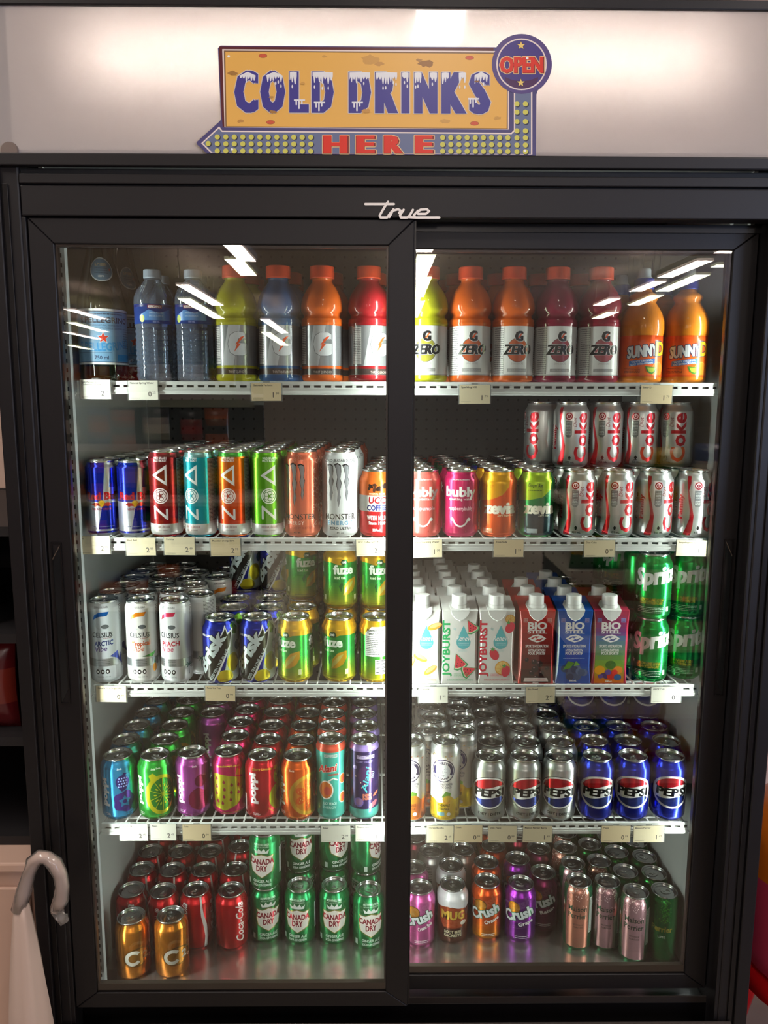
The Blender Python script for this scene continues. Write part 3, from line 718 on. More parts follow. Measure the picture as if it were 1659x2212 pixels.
def bubly(a, name, fl, lang):
    a.T('bubly', 0, 75, 17, W_, bold=.03, heavy=.02, wid=60); a.T(lang, 0, 68, 4.4, W_, wid=44); a.T(name, 0, 50, 6.5, '#f3c7d3', bold=.015, wid=46)
    a.O(0, 40, 16, 3, W_, a0=200, a1=340, ry=21); a.E(-15.5, 33, 3.4, 3.2, W_); a.E(15.5, 33, 3.4, 3.2, W_)
    a.T(fl, 0, 104, 3, W_, wid=32); rnd = random.Random(4)
    for i in range(26): a.E(rnd.uniform(-100, 100), rnd.choice([rnd.uniform(6, 24), rnd.uniform(98, 112)]), rnd.uniform(.8, 2.6), rnd.uniform(.8, 2.4), '#d9466f' if name[0] == 'r' else '#d94a3a', n=8)
@D('bubly_coral', 'std', '#f06a62', 'coral sparkling water can with smile', 'sparkling_water_can', 'sparkling water can', metal=.35)
def _(a): bubly(a, 'yumpumple', 'naturally flavoured', 'eau pétillante')
@D('bubly_rasp', 'std', '#c2185b', 'raspberry pink sparkling water can with smile', 'sparkling_water_can', 'sparkling water can', metal=.4)
def _(a): bubly(a, 'raspberrybubly', 'no calories no sweeteners', 'sparkling water')
@D('zevia_orange', 'std', '#e8560f', 'orange and yellow soda can', 'soda_can', 'soda can', metal=.5)
def _(a):
    a.P([(-104, 118), (-104, 66), (-34, 66), (-10, 70), (8, 78), (20, 92), (24, 118)], '#e9a90c'); a.P([(34, 118), (104, 118), (104, 96), (40, 90), (28, 84)], '#f2741c')
    a.T('zevia', 4, 44, 20, '#f3efdc', bold=.03, heavy=.06, wid=66); a.T('Orange', -22, 92, 6, '#cf7a10'); a.T('Zero Sugar Soda', 16, 39, 3.4, '#f6e3b8', bold=.01); a.R(-30, 8, -10, 16, '#e8a080')
@D('zevia_ginger', 'std', '#0b7a3c', 'green and navy ginger ale can', 'soda_can', 'soda can', metal=.5)
def _(a):
    a.P([(-40, 118), (-44, 66), (-14, 68), (12, 74), (28, 88), (36, 118)], '#a5c81e'); a.P([(-22, 4), (-22, 36), (-12, 48), (4, 54), (40, 58), (40, 4)], '#0d2f3c')
    a.T('zevia', 8, 44, 20, '#f0ecd6', bold=.03, heavy=.06, wid=64); a.T('a', -44, 46, 15, '#d8dcc0', bold=.05); a.T('Ginger Ale', -2, 92, 6.5, '#28441c', bold=.015, wid=26)
    a.fine(-15, 84, 10, 88, 1, '#4a6420'); a.T('Zero Sugar', 16, 39, 3.4, '#e3e8d0'); a.R(-16, 8, 4, 16, '#b8c8cc')
@D('ucc', 'std', '#c5121b', 'orange, white and red coffee can', 'coffee_can', 'coffee can', metal=.4)
def _(a):
    a.R(-104, 76, 104, 118, '#d9641a'); a.R(-104, 47, 104, 76, '#e9e7e2'); a.T('UCC', 0, 62, 11, '#c5121b', bold=.05, wid=32, shear=.1); a.T('COFFEE', 0, 49, 9, '#1c2f86', bold=.05, wid=38)
    a.T('WITH MILK', 0, 31, 8, W_, bold=.04, wid=38); a.T('Since 1969', 0, 23, 5.5, W_, bold=.03, wid=32); a.T('337mL', 0, 11, 4, W_, bold=.03); a.T('ORIGINAL BLEND', 0, 77.5, 3, '#f3d9b8', bold=.02, wid=30)
    rnd = random.Random(2)
    for i in range(16): a.E(rnd.uniform(-15, 15), 89+rnd.uniform(-5, 6), 4.4, 2.6, '#2a1710' if i % 2 else '#46281a', rot=rnd.uniform(0, 180), n=10)
@D('redbull', 'rb', 'S#b9bcc4', 'slim blue and silver energy can', 'energy_drink_can', 'energy drink can', metal=.8, rough=.2)
def _(a):
    b = '#12219a'; a.P([(-70, 64), (-70, 134), (8, 134), (2, 64)], b); a.P([(2, 62), (70, 62), (70, 14), (-8, 14)], b); a.R(-70, 7, 70, 10.5, '#1c2a9a')
    a.P([(14, 90), (26, 90), (26, 124), (18, 124)], '#4a6bb0'); a.fine(-22, 17, 22, 21, 1, '#8f96c8')
    a.T('Red Bull', 1, 68, 13, '#c9202c', bold=.03, heavy=.05, wid=62); a.E(0, 61, 6, 6, '#f2c21e')
    for s in (-1, 1): a.P([(s*2, 56), (s*5, 62), (s*12, 63), (s*19, 58), (s*14, 58), (s*12, 55), (s*7, 57)], '#d1372a')
    a.T('ENERGY DRINK', 0, 49, 3.6, '#c24a58', wid=36, bold=.02)
def zoa(a, c1, c2, sil='#e2e3e0', cen=-6, back=True):
    a.R(-95, 24, 95, 150, c2) if c1 == c2 else a.G(-95, 24, 95, 150, c1, c2, 10)
    a.R(-95, 4, 95, 24, sil)
    s = '#e6e6e3'
    a.L([(cen-12, 34), (cen-12, 56)], 3.6, s); a.L([(cen-12, 55), (cen+11, 34)], 4.4, s); a.L([(cen+11, 34), (cen+11, 57)], 3.8, s) if 0 else a.L([(cen+11, 33), (cen+11, 50)], 3.8, s)
    a.O(cen, 75, 14.2, 2, s); a.E(cen, 75, 10.8, 10.8, s)
    for k in range(5): a.O(cen+5.5*math.cos(k*1.256), 75+5.5*math.sin(k*1.256), 4.2, 1.1, c1 if c1 != c2 else c2, n=12)
    a.E(cen, 75, 2, 2, c1)
    a.P([(cen-15, 112), (cen+12.5, 93), (cen+12.5, 131)], s); a.P([(cen-7, 112), (cen+9, 101), (cen+9, 123)], c2)
    a.T('ZERO SUGAR | ZÉRO SUCRE', cen, 17, 3.6, '#b04a48', bold=.02, wid=30); a.T('ENERGY DRINK', cen, 11, 2.6, '#b07a70', wid=22)
    a.T('WILD SPLASH', cen+1, 141, 3.6, s, bold=.03, wid=24); a.T('FRUIT BURST', cen+1, 136.5, 3.6, s, bold=.03, wid=24)
    if back: a.R(cen+32, 24, cen+60, 142, '#c9c9c6'); a.fine(cen+33, 28, cen+58, 140, 46, '#5b5452', th=.4)
@D('zoa_red', 'sleek', '#8e1420', 'dark red slim energy drink can', 'energy_drink_can', 'energy drink can')
def _(a): a.R(-95, 138, 95, 150, '#a52a26'); zoa(a, '#a01e20', '#7d1220', cen=-10)
@D('zoa_teal', 'sleek', '#189cb0', 'teal slim energy drink can', 'energy_drink_can', 'energy drink can')
def _(a): zoa(a, '#1aa3b4', '#1aa3b4', cen=-17); a.R(-95, 144, 95, 154, '#8cc6c8')
@D('zoa_orange', 'sleek', '#e0601a', 'orange slim energy drink can', 'energy_drink_can', 'energy drink can')
def _(a): zoa(a, '#d9401a', '#e8801a', cen=-11); a.R(-95, 145, 95, 154, '#3fa338')
@D('zoa_green', 'sleek', '#63b51e', 'lime green slim energy drink can', 'energy_drink_can', 'energy drink can')
def _(a): zoa(a, '#5fb31c', '#6cba20', cen=3, back=False)
def monster(a, cen, ink_, edge, n=3):
    shp = [(-4.5, 0), (-7, 6), (-2, 8), (3, 5), (3.5, -4), (2, -14), (4, -20), (1.2, -32), (2.4, -40), (-.5, -54), (-2.5, -44), (-1.5, -34), (-4, -22), (-2.4, -12)]
    for i in range(n):
        ox = cen+(i-1)*14.5; k = 1.0 if i != 1 else 1.18
        a.P([(ox+x*1.25, 124+y*k*1.1+1) for x, y in shp], edge); a.P([(ox+x*.95, 123+y*k*1.05) for x, y in shp], ink_)
@D('monster_peach', 'tall', '#d9694a', 'tall peach-coloured energy drink can', 'energy_drink_can', 'energy drink can', metal=.45)
def _(a):
    rnd = random.Random(5)
    for i in range(60):
        x, y = rnd.uniform(22, 50), rnd.uniform(20, 140); a.O(x, y, rnd.uniform(2, 5), .8, '#e8b8a0', n=10, a0=rnd.uniform(0, 180), a1=rnd.uniform(200, 340))
    for i in range(40): a.O(rnd.uniform(-100, 100), rnd.uniform(134, 146), 3, .8, '#e3a48c', n=8, a0=0, a1=200)
    monster(a, -14, '#8f8a8c', K_); a.T('MONSTER', -6, 33, 9, K_, bold=.01, wid=62); a.T('ENERGY', -14, 23, 6, '#e3bcae', bold=.03, wid=34, space=1.3); a.T('PEACHY KEEN', -6, 15, 4, '#a8402c', bold=.02, wid=44); a.T('473 mL', -10, 7, 3, K_, bold=.02)
    a.R(54, 20, 64, 130, '#5a4a48')
@D('monster_white', 'tall', '#d6dad9', 'tall white energy drink can', 'energy_drink_can', 'energy drink can', metal=.3)
def _(a):
    rnd = random.Random(6)
    for i in range(90):
        x, y = rnd.choice([rnd.uniform(24, 70), rnd.uniform(-70, -30), rnd.uniform(-30, 30)]), rnd.uniform(14, 142); a.O(x, y, rnd.uniform(2, 6), .5, '#b9bfc0', n=10, a0=rnd.uniform(0, 180), a1=rnd.uniform(200, 340))
    monster(a, -2, '#8d9094', '#26262c'); a.T('MONSTER', 0, 33, 10, K_, bold=.01, wid=60); a.T('ENERGY', 0, 23, 7, '#6fa8c8', bold=.04, wid=48, space=1.3); a.T('ZERO ULTRA', 0, 14.5, 4.4, K_, bold=.03, wid=42); a.T('473 mL', 0, 7, 3, '#444444', bold=.02)
    a.T('ZERO SUGAR SUCRE', 0, 137, 4.4, '#55585c', bold=.02, wid=62)
def celsius(a, swoosh, l1, c1, l2, c2, art, cen=-6):
    a.P([(cen-16, 122), (cen-13, 131), (cen-4, 136), (cen+14, 137), (cen+10, 129), (cen-4, 128)], swoosh); a.O(cen, 116, 13, 2.2, '#c3c8ca', a0=120, a1=260); a.E(cen+6, 109, 7, 4, '#6f767a')
    a.T('CELSIUS', cen, 89, 9, '#2c3238', bold=.02, wid=38); a.fine(cen+2, 86, cen+17, 88.5, 1, '#c0504a'); a.T(l1, cen+2, 73, 8.5, c1, bold=.035, rot=4, wid=35, shear=.1); a.T(l2, cen-4, 62, 9, c2, rot=6, shear=.25, bold=.01)
    a.R(-95, 33, 95, 48, 'S#a8adb0'); a.fine(cen-14, 34, cen+12, 47, 4, '#5a6064', th=.22)
    for i in range(3): a.E(cen-11+i*9, 23, 3.6, 4.6, K_, n=12); a.E(cen-11+i*9, 23, 1.8, 2.4, '#e2e4e4', n=8)
    a.T('MENTHE · 355 mL', cen, 12, 2.2, '#6a6f73'); a.fine(30, 26, 56, 146, 44, '#55595c', th=.4); a.T('ZERO SUGAR', cen, 144, 3, '#5a5f63', bold=.02)
    if art == 'palm':
        a.L([(24, 16), (23, 34)], 1.2, '#2f6a62'); 
        for k in range(6): a.L([(23, 35), (23+8*math.cos(k*1.05), 34+5*math.sin(k*1.05))], 1.5, '#2f7a6a')
    elif art == 'pine': a.E(22, 28, 5, 8, '#d9902c'); a.P([(20, 36), (22, 46), (25, 36)], '#3d8a5a'); a.P([(-2, 52), (26, 60), (18, 50)], '#3f8a3c')
    else: a.P([(6, 52), (22, 60), (26, 44), (30, 56), (34, 30), (20, 46)], '#2a3f9a')
@D('celsius_blue', 'sleek', '#cfd6da', 'white slim can with blue swoosh', 'energy_drink_can', 'energy drink can', metal=.5)
def _(a): celsius(a, '#1660b0', 'ARCTIC', '#173a86', 'Vibe', '#5a3a92', 'ice')
@D('celsius_orange', 'sleek', '#dddcd8', 'white slim can with orange swoosh', 'energy_drink_can', 'energy drink can', metal=.5)
def _(a): celsius(a, '#ec8a1c', 'Tropical', '#e0662c', 'Vibe', '#e8743a', 'pine')
@D('celsius_pink', 'sleek', '#d6d9da', 'white slim can with pink swoosh', 'energy_drink_can', 'energy drink can', metal=.5)
def _(a): celsius(a, '#e23a5c', 'PEACH', '#d93a4c', 'Vibe', '#e0567a', 'palm', cen=-14)
@D('alani_teal', 'sleek', '#42b3a4', 'turquoise slim can with peaches', 'energy_drink_can', 'energy drink can', metal=.35)
def _(a):
    a.R(-95, 138, 95, 152, '#d9543a'); a.R(-14, 128, 12, 134, '#b8cfc8'); a.fine(-13, 128.6, 11, 133.4, 2, '#3a5a58')
    a.T('Alani', -9, 99, 13, '#cf2f2a', bold=.05, rot=8, wid=38, shear=.3, out=W_, ow=.05); a.T('nutrition', 4, 92, 4, '#cf2f2a', shear=.3, bold=.03)
    for x, y, s_ in ((-11, 62, 1.0), (24, 44, .6), (24, 82, .55), (50, 60, .8), (-50, 50, .8)): a.E(x, y, 15*s_, 19*s_, '#e8e4dc'); a.E(x, y, 12.5*s_, 16.5*s_, '#e07a2c'); a.E(x+3*s_, y-2*s_, 7*s_, 9*s_, '#d95a4a')
    a.L([(-6, 80), (4, 86), (12, 82)], 2.5, '#e8e4dc'); a.T('JUICY PEACH', -4, 32, 5, '#b9e0d8', bold=.03, wid=28); a.T('ENERGY', -4, 24, 5, '#9ad4ca', bold=.03); a.fine(28, 30, 44, 128, 34, '#2a6a62', th=.4)
@D('alani_purple', 'sleek', '#2c1f52', 'dark purple slim can with planets', 'energy_drink_can', 'energy drink can', metal=.5)
def _(a):
    a.R(-95, 4, 95, 24, '#4ea79c'); a.R(-95, 140, 95, 153, '#9a84c8'); a.R(-14, 126, 22, 133, '#a89ac0'); a.fine(-13, 127, 21, 132, 2, '#2a2040'); a.T('COSMIC STARDUST', 2, 118, 4, '#8f7fb8', bold=.02, wid=34)
    a.E(4, 92, 16, 20, '#4a2a5c'); a.E(-10, 38, 9.5, 9.5, '#6f5aa8'); a.E(-9, 39, 7, 7, '#8f6a9a'); a.E(20, 32, 11, 5, '#b86a78', rot=30); a.E(26, 52, 8, 3, '#d97a5c', rot=30); a.E(-18, 108, 4, 4, '#8f7fb8'); a.E(44, 80, 9, 9, '#7a5aa0')
    for x, y in ((-4, 68), (-6, 78), (2, 74), (14, 100), (-16, 90)): a.star(x, y, 1.6, '#e8c89a')
    a.T('Alani', 10, 82, 11, '#4fc0c8', bold=.02, rot=80, wid=50, shear=.3); a.T('NU', 21, 92, 6, '#a8c8e0', rot=80, bold=.01); a.T('ENERGY', 7, 50, 5, '#d9805c', bold=.03, wid=18); a.T('ÉNERGIE', 7, 43, 5, '#d9805c', bold=.03, wid=18)
def buddha(a, c, fl1, fl2, fr):
    a.R(-95, 5, 95, 46, c); a.E(-4, 105, 23, 23, '#3b3468', n=36); a.E(-4, 105, 21, 21, '#e9e6e2', n=36); a.O(-4, 105, 20, 5.4, '#3b3468', a0=-28, a1=50); a.O(-4, 105, 20, 5.4, '#3b3468', a0=152, a1=208)
    a.T('THIRSTY', -4, 118, 5, '#3b3468', bold=.04, wid=24, arc=3); a.T('BUDDHA', -4, 87.5, 5, '#3b3468', bold=.04, wid=24, arc=-3); a.E(-4, 104, 13.5, 13.5, '#d9dce0', n=24)
    l = '#8a8fa8'
    for s_ in (-1, 1): a.O(-4+s_*5, 107, 3.2, .6, l, a0=20, a1=160); a.O(-4+s_*5, 105, 2.8, .5, l, a0=200, a1=340)
    a.L([(-4, 106), (-5, 101), (-3, 100.5)], .6, l); a.L([(-7, 97), (-4, 96), (-1, 97)], .8, l); a.L([(-6, 94.5), (-2, 94.5)], .6, l)
    a.T('COCONUT WATER', -2, 76, 4, '#5a5a80', bold=.02, wid=34); a.T('EAU DE COCO', -2, 70, 4, '#5a5a80', bold=.02, wid=30)
    a.E(-10, 50, 12, 10, '#e9e2cc'); a.P([(-6, 52), (2, 64), (12, 60), (10, 48)], '#6fae3c'); a.E(6, 48, 10, 7, fr); a.E(12, 44, 8, 6, fr); a.O(4, 46, 7, 2.5, '#e9a21c', a0=180, a1=360)
    a.T(fl1, -2, 33, 5, '#5c4a10', bold=.03, wid=24); a.T(fl2, -2, 26, 5, '#5c4a10', bold=.03, wid=20); a.R(-14, 14, 0, 21, '#7fb8d0'); a.E(8, 17.5, 4, 3.6, '#dfe0e0'); a.T('330 mL (11.2 fl oz)', -2, 8.5, 2.6, '#7a5c10', wid=26)
    rnd = random.Random(8)
    for i in range(30): a.E(rnd.uniform(-80, 80), rnd.uniform(120, 140), rnd.uniform(.6, 2), rnd.uniform(.6, 2), c, n=6)
@D('buddha_orange', 'sleek', 'S#c6c9ca', 'coconut water can with orange foot', 'coconut_water_can', 'coconut water can')
def _(a): a.R(-95, 44, 95, 132, '#dedad4'); buddha(a, '#ee7a22', 'PEACH MANGO', 'PÊCHE MANGUE', '#e8941c')
@D('buddha_yellow', 'sleek', 'S#c6c9ca', 'coconut water can with yellow foot', 'coconut_water_can', 'coconut water can')
def _(a): a.R(-95, 44, 95, 132, '#dedad4'); buddha(a, '#efc814', 'PINEAPPLE', 'ANANAS', '#f0c83a')
@D('canada', 'std', '#1c8a4e', 'green ginger ale can with shield', 'soda_can', 'soda can', metal=.7)
def _(a):
    a.T('MADE WITH REAL GINGER', 0, 103, 3.6, '#cfe6d4', bold=.02, wid=34); a.T('FAIT AVEC DU GINGEMBRE', 0, 98.5, 3, '#cfe6d4', wid=32)
    w_ = '#e9ecea'; a.P([(-14, 86), (-17, 95), (-9, 90), (-6, 97), (0, 91), (6, 97), (9, 90), (17, 95), (14, 86)], w_)
    sh = [(-27, 82), (-14, 80), (0, 85), (14, 80), (27, 82), (24, 74), (28, 60), (24, 44), (10, 36), (0, 30), (-10, 36), (-24, 44), (-28, 60), (-24, 74)]
    a.P(sh, '#c8b45a'); a.P([(x*.93, 57+(y-57)*.93) for x, y in sh], '#ece9e2'); a.T('CANADA', 0, 61, 11.5, '#c01f3c', bold=.03, heavy=.02, wid=54, arc=-2); a.T('DRY', 0, 46, 12, '#c01f3c', bold=.04, wid=24)
    a.T('GINGER ALE', 0, 20, 6, w_, bold=.02, wid=40); a.T('SODA GINGEMBRE', 0, 12, 5, w_, bold=.02, wid=40); a.R(-38, 10, -31, 22, '#cfe0d4'); a.R(44, 30, 58, 88, '#d9dcd9'); a.fine(45, 32, 57, 86, 18, '#3c4a40')
def crush(a, juice, dark, name):
    a.G(-104, 5, 104, 48, juice, dark, 4)
    a.E(-14, 82, 15, 13.5, '#2a4a34', n=24); a.E(-14, 82, 13.8, 12.3, '#e8961c', n=24)
    for k in range(7): a.L([(-14, 76), (-14+13*math.cos(math.radians(25*k+15)), 76+15*math.sin(math.radians(25*k+15)))], .7, '#f3c46a')
    a.T('Crush', 0, 58, 22, '#e6ecf0', bold=.05, rot=18, wid=68, out='#2c6a4c', ow=.07); a.T(name, 14, 46, 8, W_, bold=.04, rot=18, wid=34); a.fine(-10, 12, 20, 20, 2, W_)
@D('crush_pink', 'std', '#dd5fae', 'pink soda can with orange slice', 'soda_can', 'soda can')
def _(a): crush(a, '#e27ab8', '#d95aa8', 'Cream Soda')
@D('crush_orange', 'std', '#e2571e', 'orange soda can with fruit slice', 'soda_can', 'soda can')
def _(a): crush(a, '#e8941c', '#e2601c', 'Orange')
@D('crush_grape', 'std', '#8a2aa8', 'violet soda can with orange slice', 'soda_can', 'soda can', metal=.8)
def _(a): crush(a, '#7a2a98', '#5f1c7c', 'Grape')
@D('crush_dark', 'std', '#7a1f50', 'maroon soda can with orange slice', 'soda_can', 'soda can', metal=.7)
def _(a): crush(a, '#6f1c48', '#6a1a44', 'Raisin')
@D('mug', 'std', '#5a2a1c', 'white-shouldered brown root beer can', 'soda_can', 'soda can', metal=.55)
def _(a):
    a.P([(-104, 118), (-104, 82), (-60, 90), (-30, 82), (0, 88), (30, 80), (60, 88), (104, 82), (104, 118)], '#d9d9dc'); a.P([(-30, 84), (-10, 88), (30, 82), (32, 58), (20, 40), (-20, 40), (-30, 58)], '#b04a22')
    a.T('MUG', 2, 60, 18, '#e8c24a', bold=.06, wid=54, out='#7a2a14', ow=.05); a.R(-20, 18, 24, 36, '#3c2418'); a.T('ROOT BEER', 2, 28, 6, '#d9cfae', bold=.04, wid=38); a.T('RACINETTE', 2, 20, 6, '#d9cfae', bold=.04, wid=38); a.E(26, 50, 8, 5, '#e8e2d4')
def perrier(a, c, txt):
    a.P([(-24, 146), (22, 146), (26, 120), (24, 10), (-24, 10), (-28, 90), (-26, 120)], c); rnd = random.Random(9)
    for i in range(110): a.E(rnd.uniform(-23, 22), 146-abs(rnd.gauss(0, 17)), rnd.uniform(.5, 1.1), rnd.uniform(.5, 1.1), '#f0dcd8', n=6)
    a.T('Maison', 0, 92, 11, txt, bold=.02, wid=40); a.T('Perrier', 0, 76, 11, txt, bold=.02, wid=40); a.T('BEVERAGE', 2, 60, 3.4, txt, wid=20); a.T('FOREVER', 2, 54, 3.4, txt, wid=20)
    a.P([(-34, 70), (-30, 92), (-38, 108), (-46, 96), (-40, 80)], '#e07a68'); a.E(-38, 96, 3, 5, W_); a.R(28, 40, 40, 120, '#cfd6cf'); a.fine(29, 42, 39, 118, 22, '#3c6a50')
@D('perrier_rose', 'sleek33', '#1f7a52', 'green and rose-gold sparkling water can', 'sparkling_water_can', 'sparkling water can')
def _(a): perrier(a, '#d08a78', '#2c4a3c')
@D('perrier_pink', 'sleek33', '#1f7a52', 'green and pale pink sparkling water can', 'sparkling_water_can', 'sparkling water can')
def _(a): perrier(a, '#c495a0', '#2c4a3c')
@D('perrier_green', 'sleek33', '#157a3c', 'deep green sparkling water can', 'sparkling_water_can', 'sparkling water can', metal=.7)
def _(a):
    rnd = random.Random(3)
    for i in range(90): a.E(6+rnd.gauss(0, 5), rnd.uniform(90, 140), 1.3, 1.3, '#4fd04a', n=6)
    a.T('Perrier', 0, 70, 12, '#d9c850', bold=.03, wid=44); a.T('LIME', 0, 56, 5, W_)
@D('plain_dark', 'std', '#23262c', 'dark grey drink can', 'soda_can', 'soda can', metal=.6)
def _(a): a.T('cola', 0, 60, 10, '#8a8d90', rot=90)
@D('plain_silver', 'std', 'S#bfc2c2', 'plain silver soda can', 'soda_can', 'soda can')
def _(a): a.fine(-20, 20, 20, 100, 20, '#7c8083')
@D('dk_green', 'std', '#2d8a50', 'light green soda can', 'soda_can', 'soda can')
def _(a): a.T('up', 0, 60, 20, W_, bold=.04)
@D('maroon', 'std', '#7a1830', 'deep maroon soda can', 'soda_can', 'soda can')
def _(a): a.T('Dr', 0, 60, 20, '#e8d8d8', bold=.04)
@D('ucc_dark', 'std', '#5c241c', 'dark brown coffee can', 'coffee_can', 'coffee can')
def _(a): a.T('coffee', 0, 60, 10, '#d8c0a0', bold=.03)

# ================================================================ bottles
_bt = {}
def lathe_mesh(name, prof, mats, mis=None, n=40, caps=(True, True)):
    bm = bmesh.new(); lathe(bm, [(r/1000, z/1000) for r, z in prof], n, 0, caps=caps, mis=mis); return mesh(name, bm, mats)
def cap_mesh(r, z0, z1, m, ridges=36):
    bm = bmesh.new(); n = ridges*2
    rings = []
    for rr, z, rg in ((r-.4, z0, 0), (r, z0+1, 0), (r, z0+2.2, 0), (r, z0+2.6, 1), (r-.2, z1-2, 1), (r-.8, z1-.5, 0), (r-2, z1, 0)):
        rings.append([bm.verts.new(((rr-(.45 if rg and k % 2 else 0))*math.sin(2*PI*k/n)/1000, -(rr-(.45 if rg and k % 2 else 0))*math.cos(2*PI*k/n)/1000, z/1000)) for k in range(n)])
    for A, B in zip(rings, rings[1:]):
        for k in range(n): bm.faces.new((A[k], A[(k+1) % n], B[(k+1) % n], B[k])).smooth = True
    bm.faces.new(rings[-1]); bm.faces.new(rings[0][::-1])
    return mesh('bottle_cap', bm, m)
def label_mesh(prof, art, z0, z1, base, n=48, rough=.3, metal=0.0, nm='label'):
    """printed sleeve following the wall between two heights"""
    seg = [(r_at(prof, z)[0]+.25, z) for z in [z0]+[z for r, z in prof if z0 < z < z1]+[z1]]
    return wrapped_body(nm, seg, art, base, metal, rough, n=n, R=37.5 if seg[0][0] < 40 else 42, caps=(False, False), inkf=lambda c, m, r: M(c, metal=0, rough=r))
GP = [(29, 0), (35, 1.5), (37, 5), (37.4, 9), (36.5, 11), (36.5, 97), (37.4, 99), (37.5, 103), (36.6, 105), (37.2, 107), (36, 109), (32.6, 112), (32.4, 115), (34, 118), (37.2, 122), (38, 128), (37.3, 136), (34.5, 147), (29.5, 157), (24, 165), (19.2, 171), (17.4, 175), (17.6, 178), (19.6, 178.6), (19.6, 180)]
SP = [(30, 0), (36, 2), (38, 7), (37.2, 10), (37.2, 82), (38.4, 86), (38.8, 95), (38, 108), (34, 120), (28.5, 130), (23.5, 137), (21.6, 141), (24, 145), (25.4, 149), (24, 153), (18, 157), (14.5, 160), (14, 166)]
WP = [(24, 0), (31, 2), (33, 7)]
for i in range(9): WP += [(33, 12+i*9.5), (31.9, 14+i*9.5), (31.9, 16+i*9.5), (33, 18+i*9.5)]
WP += [(33.2, 98), (33.2, 132), (34, 135), (33, 146), (28, 158), (20, 168), (14.5, 174), (13.4, 178), (13.4, 180)]
VP = [(34, 0), (40, 2), (42, 8), (42, 128), (41, 140), (37.5, 160), (32.5, 180), (26, 205), (20, 230), (16, 255), (14.5, 280), (14.5, 300)]
def zero_label(a, c, back):
    a.fine(-46, 14, -24, 94, 22, '#6a6a70', th=.3); a.R(-50, 16, -49.4, 92, K_); a.R(-24, 14, -23.6, 94, K_)
    a.E(2, 55, 20, 21, '#4a4a4a', n=32); a.E(2, 55, 19.2, 20.2, c, n=32)
    a.T('G', 4, 71, 16, '#17171a', bold=.03, heavy=.08, wid=16, out='#e9e9e6', ow=.05); a.P([(1, 75), (6, 83), (10, 84), (5, 76)], '#e0561c')
    a.T('ZERO', 2, 48, 16, '#151517', bold=.07, heavy=.02, wid=54, shear=.18, out='#eceae6', ow=.04); a.T('SANS SUCRE', 2, 30, 3.4, '#a5a5a0', wid=22); a.R(-16, 18, 20, 23, '#8f8f8c'); a.fine(-15, 18.6, 19, 22.4, 2, '#c8c8c4')
    a.R(-118, 8, 118, 13, '#a9a9a8')
def g_label(a, c, cen):
    a.P([(cen-30, 26), (cen-8, 26), (cen+6, 96), (cen-16, 96)], '#b7b9bb') ; a.R(-118, 12, 118, 25, '#3a2f2c'); a.R(-118, 22, 118, 27, c)
    a.T('G', cen, 46, 36, '#c9cbcd', bold=.03, heavy=.15, wid=34, out='#4a4c50', ow=.022)
    a.P([(cen-6, 50), (cen-1, 63), (cen-4, 63), (cen+6, 76), (cen+13, 78), (cen+2, 65), (cen+6, 64)], '#d9501c'); a.T('THIRST QUENCHER', cen, 14, 4, '#c8bcb4', wid=34)
    a.fine(cen+26, 30, cen+46, 94, 20, '#6f7074', th=.35); a.R(cen-52, 30, cen-34, 94, '#d9d9d6'); a.fine(cen-51, 32, cen-35, 92, 20, '#55565a', th=.35)
def sunny_label(a):
    a.G(-118, 9, 118, 84, '#ee6a10', '#e9541a', 4)
    a.T('SUNNY', -3, 45, 19, '#e9edf0', bold=.06, wid=56, rot=6, shear=.08, out='#1c2a50', ow=.07); a.T('D', 33, 47, 23, '#f0b81c', bold=.08, out='#1c2a50', ow=.07)
    a.P([(-26, 28), (20, 33), (20, 42), (-26, 37)], '#2a6fc0'); a.T('TANGY ORIGINAL', -3, 35.5, 3, W_, bold=.02, rot=6, wid=38); a.T('GOÛT EXTRA-ORIGINAL', -3, 31, 3, W_, bold=.02, rot=6, wid=40)
    a.E(28, 22, 14, 14, '#f3a44a'); a.E(28, 22, 12.5, 12.5, '#ee8a2a'); a.P([(2, 28), (6, 18), (14, 14), (22, 18), (24, 26)], '#3f7a24'); a.P([(5, 26), (9, 19), (15, 17), (20, 20), (22, 25)], '#a8bd3a')
    a.fine(-36, 16, -6, 26, 4, '#5a2410', th=.4); a.R(-118, 9, 118, 13, '#d9480e')
def water_label(a):
    a.R(-118, 98, 118, 132, '#2a56b8'); a.P([(-30, 112), (-10, 122), (10, 116), (34, 124), (34, 104), (-30, 104)], '#4a86c8'); a.R(-118, 127, 118, 131, '#16246a'); a.R(-12, 124, 16, 130, '#8a1c2c')
    a.T('KIRKLAND', 2, 125, 4, W_, bold=.04, wid=24); a.T('SPRING WATER', 4, 115, 3, '#c8e0f0', wid=26); a.T('EAU DE SOURCE', 4, 110, 3, '#c8e0f0', wid=26); a.T('500 mL', 4, 100, 3, '#9fb4e8', bold=.02); a.E(-24, 107, 5.5, 6.5, '#c8d86a', n=14)
